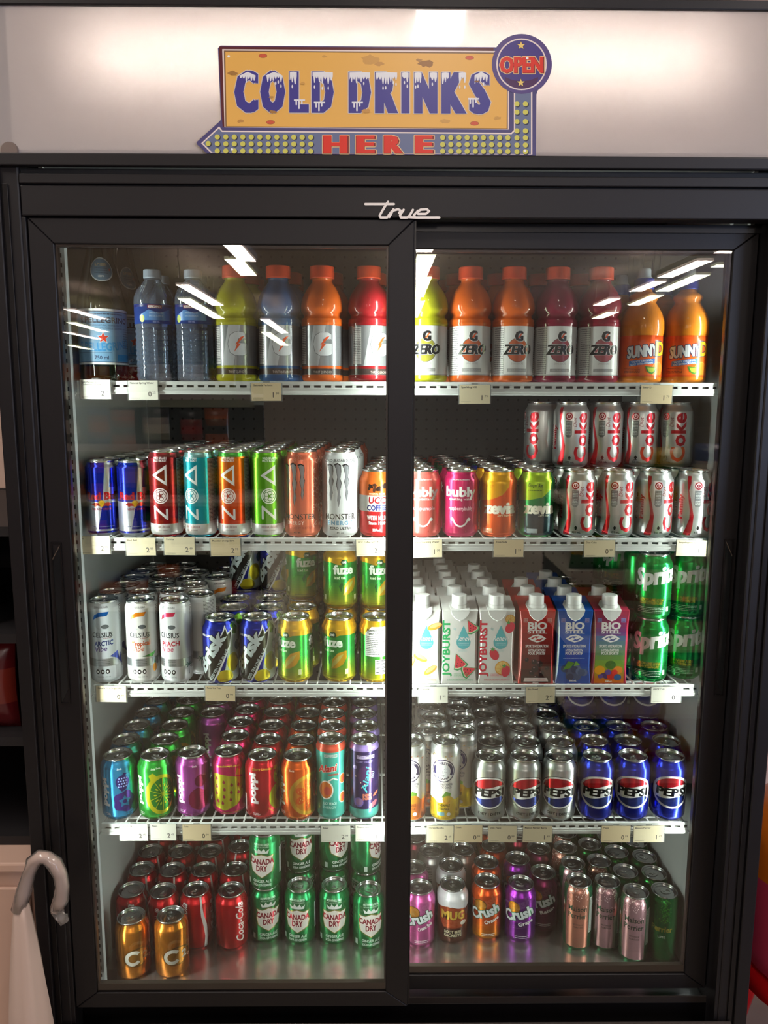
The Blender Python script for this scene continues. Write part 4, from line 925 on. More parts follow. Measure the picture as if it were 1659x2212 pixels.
def pell_label(a):
    b = '#7aa6c8'; a.R(-66, 28, 66, 32, W_); a.R(-66, 120, 66, 124, W_); a.R(-66, 31.5, 66, 33, '#2a3f5c'); a.R(-66, 118.5, 66, 120, '#2a3f5c')
    a.fine(-34, 112, 34, 118, 1, '#3a4f6c'); a.T('S.PELLEGRINO', 0, 100, 9, '#1c2436', bold=.03, wid=92); a.T('SPARKLING NATURAL MINERAL WATER', 0, 94, 3, '#33486a', wid=64); a.T('EAU MINÉRALE NATURELLE GAZÉIFIÉE', 0, 89, 3, '#33486a', wid=64)
    a.star(-4, 74, 11, '#e8e4e0', q=.45); a.star(-4, 74, 9.5, '#cf3a24', q=.45); a.T('S.PELLEGRINO', 0, 52, 13, '#3a8fc8', bold=.03, wid=96, arc=-6, rot=3); a.T('750 ml', -8, 37, 6, '#22304a', bold=.02); a.R(20, 34, 52, 46, '#2a8fd0'); a.R(-66, 48.5, 10, 49, '#2a3f5c'); a.fine(34, 56, 58, 92, 9, '#4a688a')
# the see-through walls
PLASTIC = glassy('water_plastic', (.80, .87, .93), ior=1.45, rough=.04, body='#b4c6e4', bodyf=.14)
GREENGL = glassy('green_glass', (.20, .30, .10), ior=1.5, rough=.02, body='#16260c', bodyf=.35)
JUICE = {'yellow': '#a3a01c', 'blue': '#0f4a7c', 'orange': '#c9580c', 'red': '#8a0f18', 'berry': '#7a1030', 'lime': '#a8a81a', 'pinkred': '#86142c'}
def liquid(c):
    m = bpy.data.materials.new('drink_in_bottle'); m.use_nodes = True; b = m.node_tree.nodes['Principled BSDF']
    b.inputs['Base Color'].default_value = (*lin(c), 1); b.inputs['Roughness'].default_value = .5; b.inputs['Specular IOR Level'].default_value = .15; b.inputs['Coat Weight'].default_value = .55; b.inputs['Coat Roughness'].default_value = .02
    b.inputs['Subsurface Weight'].default_value = 0
    return m
ORCAP = M('#e2471b', rough=.45); BLCAP = M('#26349c', rough=.4); CLCAP = M('#b9c4cc', rough=.35); PALE = M('#a9b6c6', rough=.35)
def bottle(kind, x, y, z, spin=0, label=None, group=None, objname='sports_drink_bottle', cat='sports drink bottle'):
    base, _, var = kind.partition('_')
    if kind not in _bt:
        parts = []
        if base in ('zero', 'gat'):
            parts.append(('bottle_body', lathe_mesh('bottle_body', GP, liquid(JUICE[var]))))
            a = Art()
            if base == 'zero': zero_label(a, {'lime': '#8f8a30', 'orange': '#b8562c', 'berry': '#8a3a44', 'pinkred': '#9a4a50'}[var], 0); lb = '#d6d6d2'
            else: g_label(a, JUICE[var], {'yellow': 2, 'blue': 4, 'orange': 0, 'red': 20}[var]); lb = '#8b8d90'
            parts.append(('label', label_mesh(GP, a, 11.5, 96.5, lb, rough=.25, metal=0 if base == 'zero' else .35)))
            parts.append(('bottle_cap', cap_mesh(21.8, 178.5, 200, ORCAP)))
        elif base == 'sunny':
            parts.append(('bottle_body', lathe_mesh('bottle_body', SP, liquid('#d0780e')))); a = Art(); sunny_label(a)
            parts.append(('label', label_mesh(SP, a, 10.5, 81.5, '#e9541a'))); parts.append(('bottle_cap', cap_mesh(17.5, 163, 182, BLCAP)))
            parts.append(('spout', lathe_mesh('spout', [(14, 182), (13.6, 184), (11.5, 186), (11, 197), (9.8, 200), (5, 201)], CLCAP, n=24)))
        elif base == 'water':
            parts.append(('bottle_body', lathe_mesh('bottle_body', WP, PLASTIC, caps=(True, False)))); a = Art(); water_label(a)
            parts.append(('label', label_mesh(WP, a, 98.2, 131.8, '#2a56b8'))); parts.append(('bottle_cap', cap_mesh(15.6, 178, 193, PALE, 30)))
        elif base == 'green':
            parts.append(('bottle_body', lathe_mesh('bottle_body', VP, GREENGL, caps=(True, True)))); a = Art(); pell_label(a)
            a2 = [v for v in [0]]
            bm = None
            seg = label_mesh(VP, a, 28, 124, '#7aa6c8', n=48); parts.append(('label', seg))
            b2 = Art(); b2.P([(-2+26*math.cos(t*PI/12)*(1.0 if math.cos(t*PI/12) > 0 else .82), 192+21*math.sin(t*PI/12)) for t in range(24)], '#c9d0d4'); b2.P([(-2+24*math.cos(t*PI/12)*(1.0 if math.cos(t*PI/12) > 0 else .82), 192+19*math.sin(t*PI/12)) for t in range(24)], '#5f7f98')
            b2.T('S.P.1899', -2, 198, 5, '#c8b48a', bold=.03, wid=24); b2.fine(-14, 184, 12, 196, 3, '#33506c'); b2.T('1899', -2, 178, 4, W_); b2.star(17, 192, 3, '#c8402a')
            bm = bmesh.new(); R = 36
            def fm(X, Y, l):
                r, nz, nr = r_at(VP, Y); r += .3+.03*l; th = X/R; return (r*math.sin(th)/1000, -r*math.cos(th)/1000, Y/1000)
            b2.mesh_into(bm, fm, 0, xcuts=[i*3 for i in range(-12, 12)], ycuts=[160+i*5 for i in range(14)])
            bmesh.ops.delete(bm, geom=[v for v in bm.verts if not v.link_faces], context='VERTS')
            parts.append(('neck_label', mesh('neck_label', bm, [M(c, rough=.35) for c in b2.cols])))
            parts.append(('bottle_cap', cap_mesh(15.5, 290, 304, M('#3a5a8a', rough=.3, metal=.5), 30)))
        _bt[kind] = parts
    face = math.atan2(x-CAM.x, y-CAM.y)
    t = empty(objname, (x, y, z), -face+math.radians(spin), label=label, cat=cat, group=group)
    for nm, me in _bt[kind]: link(nm, me, t)
    return t

# the printed sleeve of the green bottle covers only its front: a half wrap is what the glass shows

# ================================================================ cartons
CARTONS = {}
def carton_art(kind):
    a = Art(); w_ = '#eeeeea'
    if kind.startswith('joy'):
        c = {'joy_peach': '#e89a2c', 'joy_melon': '#1fae62', 'joy_berry': '#d9233f'}[kind]
        if kind != 'joy_peach': a.T('JOYBURST', -18.5, 68, 12.5, c, bold=.045, rot=90, wid=108)
        a.P([(7+13*math.cos(math.radians(t)), 80+13.5*math.sin(math.radians(t))) for t in range(150, 391, 12)]+[(7, 112)], '#58b5bb')
        a.T('Renew', 7, 83, 9, W_, shear=.25, bold=.01, wid=29); a.fine(-2, 73, 17, 80, 2, '#d4eef0'); a.T('0g', -9, 104, 4, '#8ac8c8'); a.fine(-2, 62, 14, 66, 2, '#8ac8c8')
        if kind == 'joy_melon':
            for x, y, s_, r_ in ((0, 40, 1.0, 20), (16, 24, .9, -70), (22, 108, .85, 30)):
                q = lambda X, Y: (x+(X*math.cos(math.radians(r_))-Y*math.sin(math.radians(r_)))*s_, y+(X*math.sin(math.radians(r_))+Y*math.cos(math.radians(r_)))*s_)
                a.P([q(-14, -9), q(-8, -13), q(8, -13), q(15, -8), q(0, 20)], '#3f9a5c'); a.P([q(-12, -7), q(-7, -10), q(7, -10), q(12, -7), q(0, 18)], '#dfe8c8'); a.P([q(-11, -6), q(-6, -8.5), q(6, -8.5), q(11, -6), q(0, 18)], '#e2364a')
                for X, Y in ((0, 6), (-3, 0), (4, 0), (-6, -4), (1, -5), (7, -4)): a.E(*q(X, Y), .9, 1.3, '#3a1018', n=6)
        elif kind == 'joy_berry':
            for x, y, r_ in ((12, 30, 14), (24, 124, 9)): a.E(x, y, r_, r_, '#e09a1c'); a.E(x, y, r_*.86, r_*.86, '#f3cf7a'); [a.L([(x, y), (x+r_*.8*math.cos(k*.785), y+r_*.8*math.sin(k*.785))], .8, '#e8a83a') for k in range(8)]
            for x, y, r_ in ((-4, 56, 30), (18, 24, -10), (24, 108, -30)): a.E(x, y, 8, 11, '#d62a44', rot=r_); a.star(x-3, y+10, 5, '#3f9a4c', q=.4)
        else:
            for x, y, r_ in ((-4, 50, -25), (15, 26, 35), (22, 110, 20), (-22, 40, 60)): a.E(x, y, 14, 6, '#eda43a', rot=r_); a.E(x+1, y+2, 11, 3.5, '#f6c684', rot=r_)
        a.fine(-10, 12, 16, 20, 3, c, th=.3); a.fine(-22, 5, 26, 9, 2, c, th=.3)
    else:
        if kind == 'bio_red': a.G(-27.8, 1, 27.8, 139, '#2a0d0c', '#c81c18', 10)
        elif kind == 'bio_blue': a.R(-27.8, 1, 27.8, 139, '#0f4fa8')
        else:
            a.G(-27.8, 1, 27.8, 36, '#d9641a', '#7aa030', 5); a.G(-27.8, 36, 27.8, 92, '#7aa030', '#35629a', 6); a.G(-27.8, 92, 27.8, 139, '#6a4a8a', '#b01c44', 6)
        w_ = '#eceae6'; a.T('BIO', 0, 105, 13, w_, bold=.055, wid=36); a.T('STEEL', 0, 97, 6, w_, bold=.05, wid=36)
        a.P([(-17, 87), (-8, 93), (2, 95), (10, 92), (17, 87), (10, 82), (0, 79.5), (-8, 82)], w_); bg = {'bio_red': '#b81a18', 'bio_blue': '#0f4fa8', 'bio_pink': '#4a5a90'}[kind]
        a.P([(-12, 87), (-4, 91.5), (5, 91), (-1, 87.5), (4, 85), (9, 88), (12, 87), (5, 82.5), (-4, 83), (1, 86), (-4, 89), (-9, 86)], bg)
        a.T('SPORTS HYDRATION', 0, 70, 5, w_, bold=.03, wid=42); a.T('HYDRATATION', 0, 62, 4.6, w_, bold=.03, wid=32); a.T('POUR SPORTIF', 0, 56, 4.6, w_, bold=.03, wid=32)
        rnd = random.Random(3)
        if kind == 'bio_red':
            for x, y, r_ in ((-2, 28, 7), (6, 38, 6.5), (-8, 21, 6), (10, 20, 6), (0, 12, 5), (-4, 42, 5.5), (-18, 46, 4), (20, 30, 4.5)): a.E(x, y, r_, r_, '#3c1016'); a.E(x, y, r_*.86, r_*.86, '#180a12'); a.E(x-r_*.3, y+r_*.4, r_*.25, r_*.18, '#8a6a74', n=8)
            a.P([(-23, 4), (23, 4), (21, 11), (-21, 11)], '#efe0dc'); a.fine(-19, 5, 19, 10, 2, '#c03a30'); a.T('500 mL', 0, -0.5+1, 2.6, w_, bold=.03)
        elif kind == 'bio_blue':
            for i in range(14): a.E(rnd.uniform(-17, 20), rnd.uniform(12, 32), 7, 7, ('#2c3f66', '#44587f', '#5a6e96')[i % 3], n=14)
            a.P([(-20, 26), (-10, 44), (2, 40), (-6, 30)], '#4f8a34'); a.P([(0, 34), (4, 44), (12, 36)], '#6fa848'); a.T('500 mL', 0, 4, 3, w_, bold=.03); a.fine(-20, 48, 20, 50, 1, '#c8d8f0')
        else:
            for x, y, r_, c in ((-18, 26, 10, '#e09a1c'), (16, 26, 9, '#e2862a'), (2, 36, 10, '#3f6a2a'), (-10, 16, 6, '#3c2a60'), (-16, 14, 5, '#54408a'), (-5, 13, 5, '#3c2a60'), (4, 14, 8, '#c82a24'), (16, 12, 7, '#2a5a90'), (10, 22, 6, '#d9362c'), (-2, 22, 6, '#54408a')): a.E(x, y, r_, r_*.85, c, n=16)
            a.T('500 mL', 0, 2.5, 3, w_, bold=.03)
        for x in (-22, 22): a.R(x-4, 118, x+4, 126, '#d98a84' if kind == 'bio_red' else '#8a8ac8'); a.fine(x-3, 119, x+3, 125, 3, '#5a2a3a')
    return a
CB = {'joy_peach': '#e4e4de', 'joy_melon': '#e4e4de', 'joy_berry': '#e4e4de', 'bio_red': '#c01c18', 'bio_blue': '#0f4fa8', 'bio_pink': '#a01c40'}
def carton(kind, x, y, z, spin=0, label=None, group=None):
    if kind not in CARTONS:
        w2, d2, H = 33.0, 31.0, 140.0
        bm = bmesh.new(); rings = []
        for zz, c in ((0, .8), (4, 1.5), (30, 4.6), (70, 5.2), (110, 4.6), (134, 1.5), (H, .8)):
            P = [(-w2+c, -d2), (w2-c, -d2), (w2, -d2+c), (w2, d2-c), (w2-c, d2), (-w2+c, d2), (-w2, d2-c), (-w2, -d2+c)]
            up = 13.0 if zz == H else 0
            rings.append([bm.verts.new((px/1000, py/1000, (zz+up*(py+d2)/(2*d2))/1000)) for px, py in P])
        for A, B in zip(rings, rings[1:]):
            for k in range(8): bm.faces.new((A[k], A[(k+1) % 8], B[(k+1) % 8], B[k]))
        bm.faces.new(rings[0][::-1]); bm.faces.new(rings[-1])
        a = carton_art(kind); mats = [M(CB[kind], rough=.3, coat=.3)]+[M(c, rough=.32) for c in a.cols]
        a.mesh_into(bm, lambda X, Y, l: (X/1000, (-d2-.08-.03*l)/1000, Y/1000), 1)
        bmesh.ops.delete(bm, geom=[v for v in bm.verts if not v.link_faces], context='VERTS')
        for f in bm.faces: f.smooth = False
        B_ = mesh('carton_body', bm, mats)
        cw = M('#eceeea', rough=.35); bm = bmesh.new()
        # collar that drapes over the front edge
        P = [(-17, 0), (17, 0), (15, -8), (8, -16), (0, -20), (-8, -16), (-15, -8)]
        F = [bm.verts.new((px/1000, (-d2-2.4)/1000, (H+1.5+pz)/1000)) for px, pz in P]; K2 = [bm.verts.new((px/1000, (-d2-.9)/1000, (H+pz)/1000)) for px, pz in P]
        bm.faces.new(F); [bm.faces.new((F[i], K2[i], K2[(i+1) % 7], F[(i+1) % 7])) for i in range(7)]
        tp = [(-17, -d2-2.4), (17, -d2-2.4), (19, -8), (12, 8), (-12, 8), (-19, -8)]
        tz = lambda py: H+13*(py+d2)/(2*d2)
        U = [bm.verts.new((px/1000, py/1000, (tz(py)+2.0)/1000)) for px, py in tp]; D_ = [bm.verts.new((px/1000, py/1000, (tz(py)+.2)/1000)) for px, py in tp]
        bm.faces.new(U); [bm.faces.new((U[i], D_[i], D_[(i+1) % 6], U[(i+1) % 6])) for i in range(6)]
        lathe(bm, [(.0155, (H+3)/1000), (.0145, (H+9)/1000)], 24)
        for v in bm.verts[-48:]: v.co.y -= .0135
        bmesh.ops.recalc_face_normals(bm, faces=bm.faces); col = mesh('spout_collar', bm, cw)
        cp = cap_mesh(14.2, H+8.5, H+27, cw, 24); CARTONS[kind] = (B_, col, cp)
    B_, col, cp = CARTONS[kind]; t = empty('drink_carton', (x, y, z), math.radians(spin), label=label, cat='drink carton', group=group)
    link('carton_body', B_, t); c = link('spout_collar', col, t); link('screw_cap', cp, t, (0, -.0135, 0)); return t

# ================================================================ stock on the shelves
ORD = ['front', 'second', 'third', 'fourth', 'fifth', 'sixth', 'seventh', 'eighth', 'ninth']
COLN = {1: 'first', 2: 'second', 3: 'third', 4: 'fourth', 5: 'fifth', 6: 'sixth', 7: 'seventh', 8: 'eighth', 9: 'ninth'}
SD = {1: 'top shelf', 2: 'second shelf', 3: 'third shelf', 4: 'fourth shelf', 5: 'cooler deck'}
def rows(desc, i, cn, sh, n_from='left wall'):
    return f"{desc}, {ORD[i]} in {COLN[cn]} row from {n_from}, {SD[sh]}"
DR = {k: {'std': .0331, 'sleek': .029, 'tall': .033, 'rb': .0278, 'sleek33': .029}[d['kind']] for k, d in DES.items()}
def relax(items, it=900, wl=.5895):
    for _ in range(it):
        mv = False
        for i in range(len(items)):
            for j in range(i+1, len(items)):
                a, b = items[i], items[j]; dx, dy = b['x']-a['x'], b['y']-a['y']; d = math.hypot(dx, dy) or 1e-6; m = a['r']+b['r']+.0016
                if d < m:
                    k = (m-d)/d/2; mv = True
                    a['x'] -= dx*k; a['y'] -= dy*k; b['x'] += dx*k; b['y'] += dy*k
        for a in items:
            a['x'] = min(max(a['x'], -wl+a['r']+.003), wl-a['r']-.003); a['y'] = min(max(a['y'], .1+a['r']*.9), .712-a['r'])
        if not mv: break
HC = {'std': .122, 'sleek': .156, 'tall': .157, 'rb': .138, 'sleek33': .146}
def lab(key, tail): return DES[key]['desc'] + ', ' + tail
def run_level(sh, z, its):
    relax(its)
    for a in its:
        put_can(a['k'], a['x'], a['y'], z, a.get('s', 0), lab(a['k'], a['t']), 'cans and cartons on the '+SD[sh], a.get('tab'))
wire = .0003
# -------- second shelf: straight files of cans seen almost level; front can by its middle pixel, the rest behind it
def file_of(its, sh, z, px, py, keys, cn, side, y0=None, pitch=None, drift=0.0, spin=0, jig=.002):
    r = DR[keys[0]]; y0 = y0 or .1015+r; P = atY(px, py, y0); y = y0; x = P.x
    for i, k in enumerate(keys):
        if i: y += DR[keys[i-1]]+DR[k]+.002; x += drift+random.uniform(-jig, jig)
        its.append(dict(k=k, x=x, y=y, r=DR[k], s=spin if i == 0 else random.uniform(-50, 50), t=f"{ORD[i]} in {COLN[cn]} file from {side}, {SD[sh]}"))
LW, RW = 'left wall', 'right wall'
s2 = []
file_of(s2, 2, 0, 222, 1070, ['redbull']*6, 1, LW, drift=.002, spin=-4)
file_of(s2, 2, 0, 289, 1070, ['redbull']*6, 2, LW, drift=.0015, spin=4)
file_of(s2, 2, 0, 357, 1060, ['zoa_red']*6, 3, LW, spin=0)
file_of(s2, 2, 0, 432, 1060, ['zoa_teal']*6, 4, LW, drift=.001)
file_of(s2, 2, 0, 505, 1060, ['zoa_orange', 'zoa_green', 'zoa_green', 'zoa_orange', 'zoa_orange', 'zoa_orange'], 5, LW)
file_of(s2, 2, 0, 578, 1060, ['zoa_green']*6, 6, LW)
file_of(s2, 2, 0, 652, 1060, ['monster_peach']+['monster_peach']*4, 7, LW, drift=.002)
file_of(s2, 2, 0, 735, 1060, ['monster_white', 'monster_white', 'monster_white', 'monster_peach', 'monster_peach'], 8, LW, drift=.011)
file_of(s2, 2, 0, 814, 1090, ['ucc', 'ucc', 'ucc_dark', 'ucc_dark', 'plain_dark'], 9, LW, y0=.137, drift=-.001)
file_of(s2, 2, 0, 914, 1090, ['bubly_coral']*6, 8, RW)
file_of(s2, 2, 0, 995, 1090, ['bubly_rasp', 'bubly_rasp', 'dk_green', 'dk_green', 'bubly_coral', 'bubly_coral'], 7, RW, drift=-.001)
file_of(s2, 2, 0, 1076, 1090, ['zevia_orange', 'zevia_orange', 'pepsi', 'plain_dark', 'pepsi', 'plain_dark'], 6, RW, drift=-.004)
file_of(s2, 2, 0, 1158, 1090, ['zevia_ginger', 'zevia_ginger', 'plain_dark', 'plain_dark', 'plain_dark', 'plain_dark'], 5, RW, drift=-.003)
for n, px in enumerate((1247, 1330, 1412, 1495)):
    file_of(s2, 2, 0, px, 1090, ['dietcoke']*6, 4-n, RW, drift=-.0005, spin=(-2, 0, 18, 22)[n])
run_level(2, SH[2]+wire, s2)
# second storey of diet cola standing on the cans behind the front row
top = []
for n, (px, y) in enumerate(((1190, .245), (1228, .205), (1303, .205), (1380, .205), (1455, .205))):
    P = atY(px, 930, y); top.append(dict(k='dietcoke', x=P.x, y=y, r=.0331, s=(-70, -2, -4, -10, -26)[n], t='stacked ' + ['hindmost', 'first', 'second', 'third', 'fourth'][n] + ' from the ginger ale can' if n else 'stacked behind the ginger ale can, half hidden'))
for a in top[1:]: a['x'] = a['x']
x0 = top[1]['x']
for i in range(1, 5): top[i]['x'] = x0+(i-1)*.0682
for n in range(3): top.append(dict(k='dietcoke', x=x0+.01+n*.0685, y=.274, r=.0331, s=random.uniform(-40, 40), t=f'hind upper row, {ORD[n] if n else "first"} from ginger ale can'))
relax(top); 
for a in top: put_can('dietcoke', a['x'], a['y'], SH[2]+wire+.1224, a['s'], lab('dietcoke', a['t']), 'stacked diet cola cans')

# -------- third shelf
s3 = []
file_of(s3, 3, 0, 228, 1380, ['celsius_blue', 'celsius_blue', 'celsius_blue', 'celsius_blue', 'celsius_orange', 'celsius_blue'], 1, LW, drift=.001)
file_of(s3, 3, 0, 308, 1380, ['celsius_orange']*6, 2, LW, drift=.001)
file_of(s3, 3, 0, 384, 1380, ['celsius_pink', 'celsius_pink', 'celsius_orange', 'celsius_pink', 'celsius_pink'], 3, LW, drift=.003)
P = atY(432, 1360, .19)
for i, (dx, dy, k) in enumerate(((0, 0, 'celsius_pink'), (.006, .12, 'celsius_orange'), (.010, .19, 'celsius_blue'))):
    s3.append(dict(k=k, x=P.x+dx, y=.19+dy, r=.029, s=-50 if i == 0 else 20, t=f'{ORD[i] if i else "first"} of the short file behind tea cans'))
file_of(s3, 3, 0, 474, 1400, ['brisk']*6, 4, LW, spin=-2)
file_of(s3, 3, 0, 556, 1400, ['brisk']*6, 5, LW, spin=2)
file_of(s3, 3, 0, 638, 1400, ['fuze_b']+['fuze']*5, 6, LW, drift=.001)
file_of(s3, 3, 0, 733, 1400, ['fuze_b']+['fuze']*5, 7, LW, y0=.137, drift=.001, spin=10)
file_of(s3, 3, 0, 813, 1400, ['fuze_back']+['fuze']*5, 8, LW, drift=0)
nc = len(s3)
CT = [('joy_peach', 913, 6, 'white peach drink carton', 7), ('joy_melon', 993, 6, 'white watermelon drink carton', 6), ('joy_berry', 1073, 5, 'white strawberry drink carton', 5), ('bio_red', 1160, 3, 'red sports drink carton', 4), ('bio_blue', 1241, 4, 'blue sports drink carton', 3), ('bio_pink', 1319, 2, 'pink-to-green sports drink carton', 0)]
for k, px, n, d, cn in CT:
    P = atY(px, 1390, .102)
    for i in range(n):
        carton(k, P.x + (random.uniform(-.002, .002)+(-.0025*i if k[0] == 'j' else -.003*i) if i else 0), .1335+i*.0655, SH[3]+.0002, 0 if not i else random.uniform(-1.5, 1.5),
               label=f"{d}, {ORD[i]} in its file on the third shelf", group='drink cartons on the third shelf')
for n, px in enumerate((1403, 1478)):
    file_of(s3, 3, 0, px, 1400, ['sprite']*5, 2-n, RW, drift=-.0005, spin=(-2, -6)[n], y0=(.136, .150)[n], jig=0)
P = atY(1330, 1400, .29); 
for i in range(3): s3.append(dict(k='sprite', x=.392-.001*i, y=.30+i*.069, r=.0331, s=-30+i*40, t=f'{ORD[i] if i else "first"} behind the pink carton, third shelf'))
its, s3b = s3, None
relax(s3)
for a in s3: put_can(a['k'], a['x'], a['y'], SH[3]+wire, a['s'], lab(a['k'], a['t']), 'cans and cartons on the third shelf')
# upper storey
up = [a for a in s3 if a['k'] in ('brisk', 'fuze', 'fuze_b', 'fuze_back', 'sprite')]
def upper(filt, sh, z, kk, spin, tail, y_min, y_max, key=None):
    pass
def cans_at(k, px, y, z, py, spin, tail, sh=3):
    P = atY(px, py, y); put_can(k, P.x, y, z, spin, lab(k, tail), 'upper storey of cans on the '+SD[sh])
ZU = SH[3]+wire+.1224
def col_of(key_first, xr):          # cans of the lower storey near x, front to back
    return sorted([a for a in s3 if abs(a['x']-xr) < .022 and a['k'] != 'celsius_blue'], key=lambda a: a['y'])
def stack_on(px, py, idx, k, spin, tail):
    # picks the lower can that stands where the photograph shows one above it
    yy = .1346+idx*.0682; X = atY(px, py, yy).x
    c = min((a for a in s3), key=lambda a: (a['x']-X)**2*4+(a['y']-yy)**2)
    put_can(k, c['x'], c['y'], ZU, spin, lab(k, tail), 'upper storey of cans on the third shelf'); return c
stack_on(513, 1230, 3, 'brisk', -8, 'in the upper storey above the fourth file')
stack_on(583, 1230, 3, 'brisk', -2, 'in the upper storey above the fifth file')
stack_on(633, 1230, 2, 'fuze', 10, 'upper storey, next to the blue tea cans')
stack_on(714, 1230, 1, 'fuze', 6, 'upper storey, second from blue tea cans')
stack_on(797, 1230, 1, 'fuze', 4, 'in the upper storey, half behind the black stile')
stack_on(640, 1230, 3, 'fuze', 60, 'in the upper storey, hindmost')
stack_on(725, 1230, 2, 'fuze', 40, 'in the upper storey, behind the second of its row')
stack_on(1403, 1260, 0, 'sprite', -2, 'stacked above the file beside the pink carton')
stack_on(1485, 1260, 0, 'sprite', -6, 'stacked above the file at the wall')
stack_on(1400, 1260, 1, 'sprite', 50, 'stacked second, above the file beside the pink carton')
stack_on(1475, 1260, 1, 'sprite', 30, 'stacked second, above the file at the wall')
stack_on(1330, 1230, 3, 'sprite', -20, 'stacked far back above the pink carton file')
stack_on(1330, 1230, 4, 'sprite', 20, 'stacked hindmost above the pink carton file')
C2 = min(s3, key=lambda a: 1)

# -------- fourth shelf: lids seen from above fix each can
def lids(its, z, k_h, pts, sh, tailf):
    for i, (k, px, py) in enumerate(pts):
        P = atZ(px, py, z+HC[DES[k]['kind']]-.001); its.append(dict(k=k, x=P.x, y=P.y, r=DR[k], s=0 if i == 0 else random.uniform(-40, 40), t=tailf(i), fr=(i == 0)))
s4 = []; Z4 = SH[4]+wire
F4 = [
 (1, LW, [('poppi_blue', 255, 1627), ('poppi_blue', 273, 1594.5), ('poppi_blue', 295, 1566), ('poppi_blue', 318, 1538), ('poppi_blue', 338, 1511), ('poppi_blue', 354, 1487)]),
 (2, LW, [('poppi_green', 335, 1627), ('poppi_green', 356, 1594.5), ('poppi_green', 377, 1565), ('poppi_green', 392, 1537), ('poppi_green', 408, 1511), ('poppi_green', 420, 1487)]),
 (3, LW, [('poppi_grape', 415, 1623), ('poppi_grape', 460, 1537), ('poppi_grape', 470, 1512), ('poppi_grape', 480, 1488)]),
 (4, LW, [('poppi_straw', 495, 1617), ('poppi_straw', 509, 1586), ('poppi_straw', 520, 1558), ('poppi_straw', 534, 1531), ('poppi_straw', 545, 1506), ('maroon', 548, 1483)]),
 (5, LW, [('poppi_cherry', 567, 1626), ('poppi_cherry', 578, 1596), ('poppi_cherry', 586, 1566), ('poppi_cherry', 597, 1537), ('poppi_cherry', 607, 1511), ('poppi_cherry', 612, 1487)]),
 (6, LW, [('poppi_orange', 643, 1628), ('poppi_orange', 650, 1596), ('poppi_orange', 656.5, 1566), ('poppi_orange', 665, 1539), ('poppi_orange', 671.6, 1511)]),
 (7, LW, [('alani_teal', 715, 1593), ('alani_teal', 717, 1565), ('alani_teal', 717, 1540), ('alani_teal', 722, 1516), ('maroon', 722, 1497)]),
 (8, LW, [('alani_purple', 786, 1593), ('alani_purple', 789, 1567), ('alani_purple', 785, 1541), ('alani_purple', 787, 1516), ('alani_purple', 786, 1493)]),
 (8, RW, [('buddha_orange', 906, 1605), ('buddha_orange', 925, 1579), ('buddha_orange', 934, 1553), ('buddha_orange', 931, 1527), ('buddha_orange', 930, 1504)]),
 (7, RW, [('buddha_yellow', 972, 1605), ('buddha_yellow', 989, 1579), ('buddha_yellow', 997, 1553), ('buddha_yellow', 992, 1527), ('buddha_yellow', 984, 1504)]),
 (6, RW, [('pepsi_diet', 1057, 1630), ('pepsi_diet', 1061, 1600), ('pepsi_diet', 1057, 1570), ('pepsi_diet', 1046, 1541), ('pepsi_diet', 1048, 1513), ('pepsi_diet', 1040, 1489)]),
 (5, RW, [('pepsi_diet', 1134, 1631), ('pepsi_diet', 1137, 1600), ('pepsi_diet', 1127, 1570), ('pepsi_diet', 1111, 1541), ('pepsi_diet', 1115, 1514), ('pepsi_diet', 1100, 1489)]),
 (4, RW, [('pepsi_diet', 1210, 1630), ('pepsi_diet', 1210, 1600), ('pepsi_diet', 1196, 1571), ('pepsi_diet', 1180, 1543), ('pepsi_diet', 1176, 1516)]),
 (3, RW, [('pepsi', 1290, 1630), ('pepsi', 1282, 1597), ('pepsi', 1266, 1567), ('pepsi', 1250, 1540), ('pepsi', 1240, 1515)]),
 (2, RW, [('pepsi', 1366, 1628), ('pepsi', 1354, 1597), ('pepsi', 1336, 1567), ('pepsi', 1320, 1540), ('pepsi', 1306, 1515)]),
 (1, RW, [('pepsi', 1447, 1630), ('pepsi', 1438, 1597), ('pepsi', 1412, 1567), ('pepsi', 1396, 1540), ('pepsi', 1380, 1515)]),
]
for cn, side, pts in F4:
    lids(s4, Z4, 0, pts, 4, lambda i, cn=cn, side=side: f"{ORD[i]} in {COLN[cn]} file from {side}, fourth shelf")
SP4 = {'pepsi_diet': (-2, 12, -4), 'pepsi': (4, 2, 10)}
cnt = {}
for a in s4:
    if a['fr'] and a['k'] in SP4: i = cnt.get(a['k'], 0); a['s'] = SP4[a['k']][i]; cnt[a['k']] = i+1
run_level(4, Z4, s4)
for n, px in enumerate((1248, 1322, 1398)):      # upper storey of blue cola at the back
    yy = .345; X = atY(px, 1530, yy).x; c = min((a for a in s4 if a['k'] == 'pepsi'), key=lambda a: (a['x']-X)**2*2+(a['y']-yy)**2)
    put_can('pepsi', c['x'], c['y'], Z4+.1224, 6-n*3, lab('pepsi', f'in the upper storey, {COLN[n+1]} from the silver cans'), 'upper storey of blue cola cans')

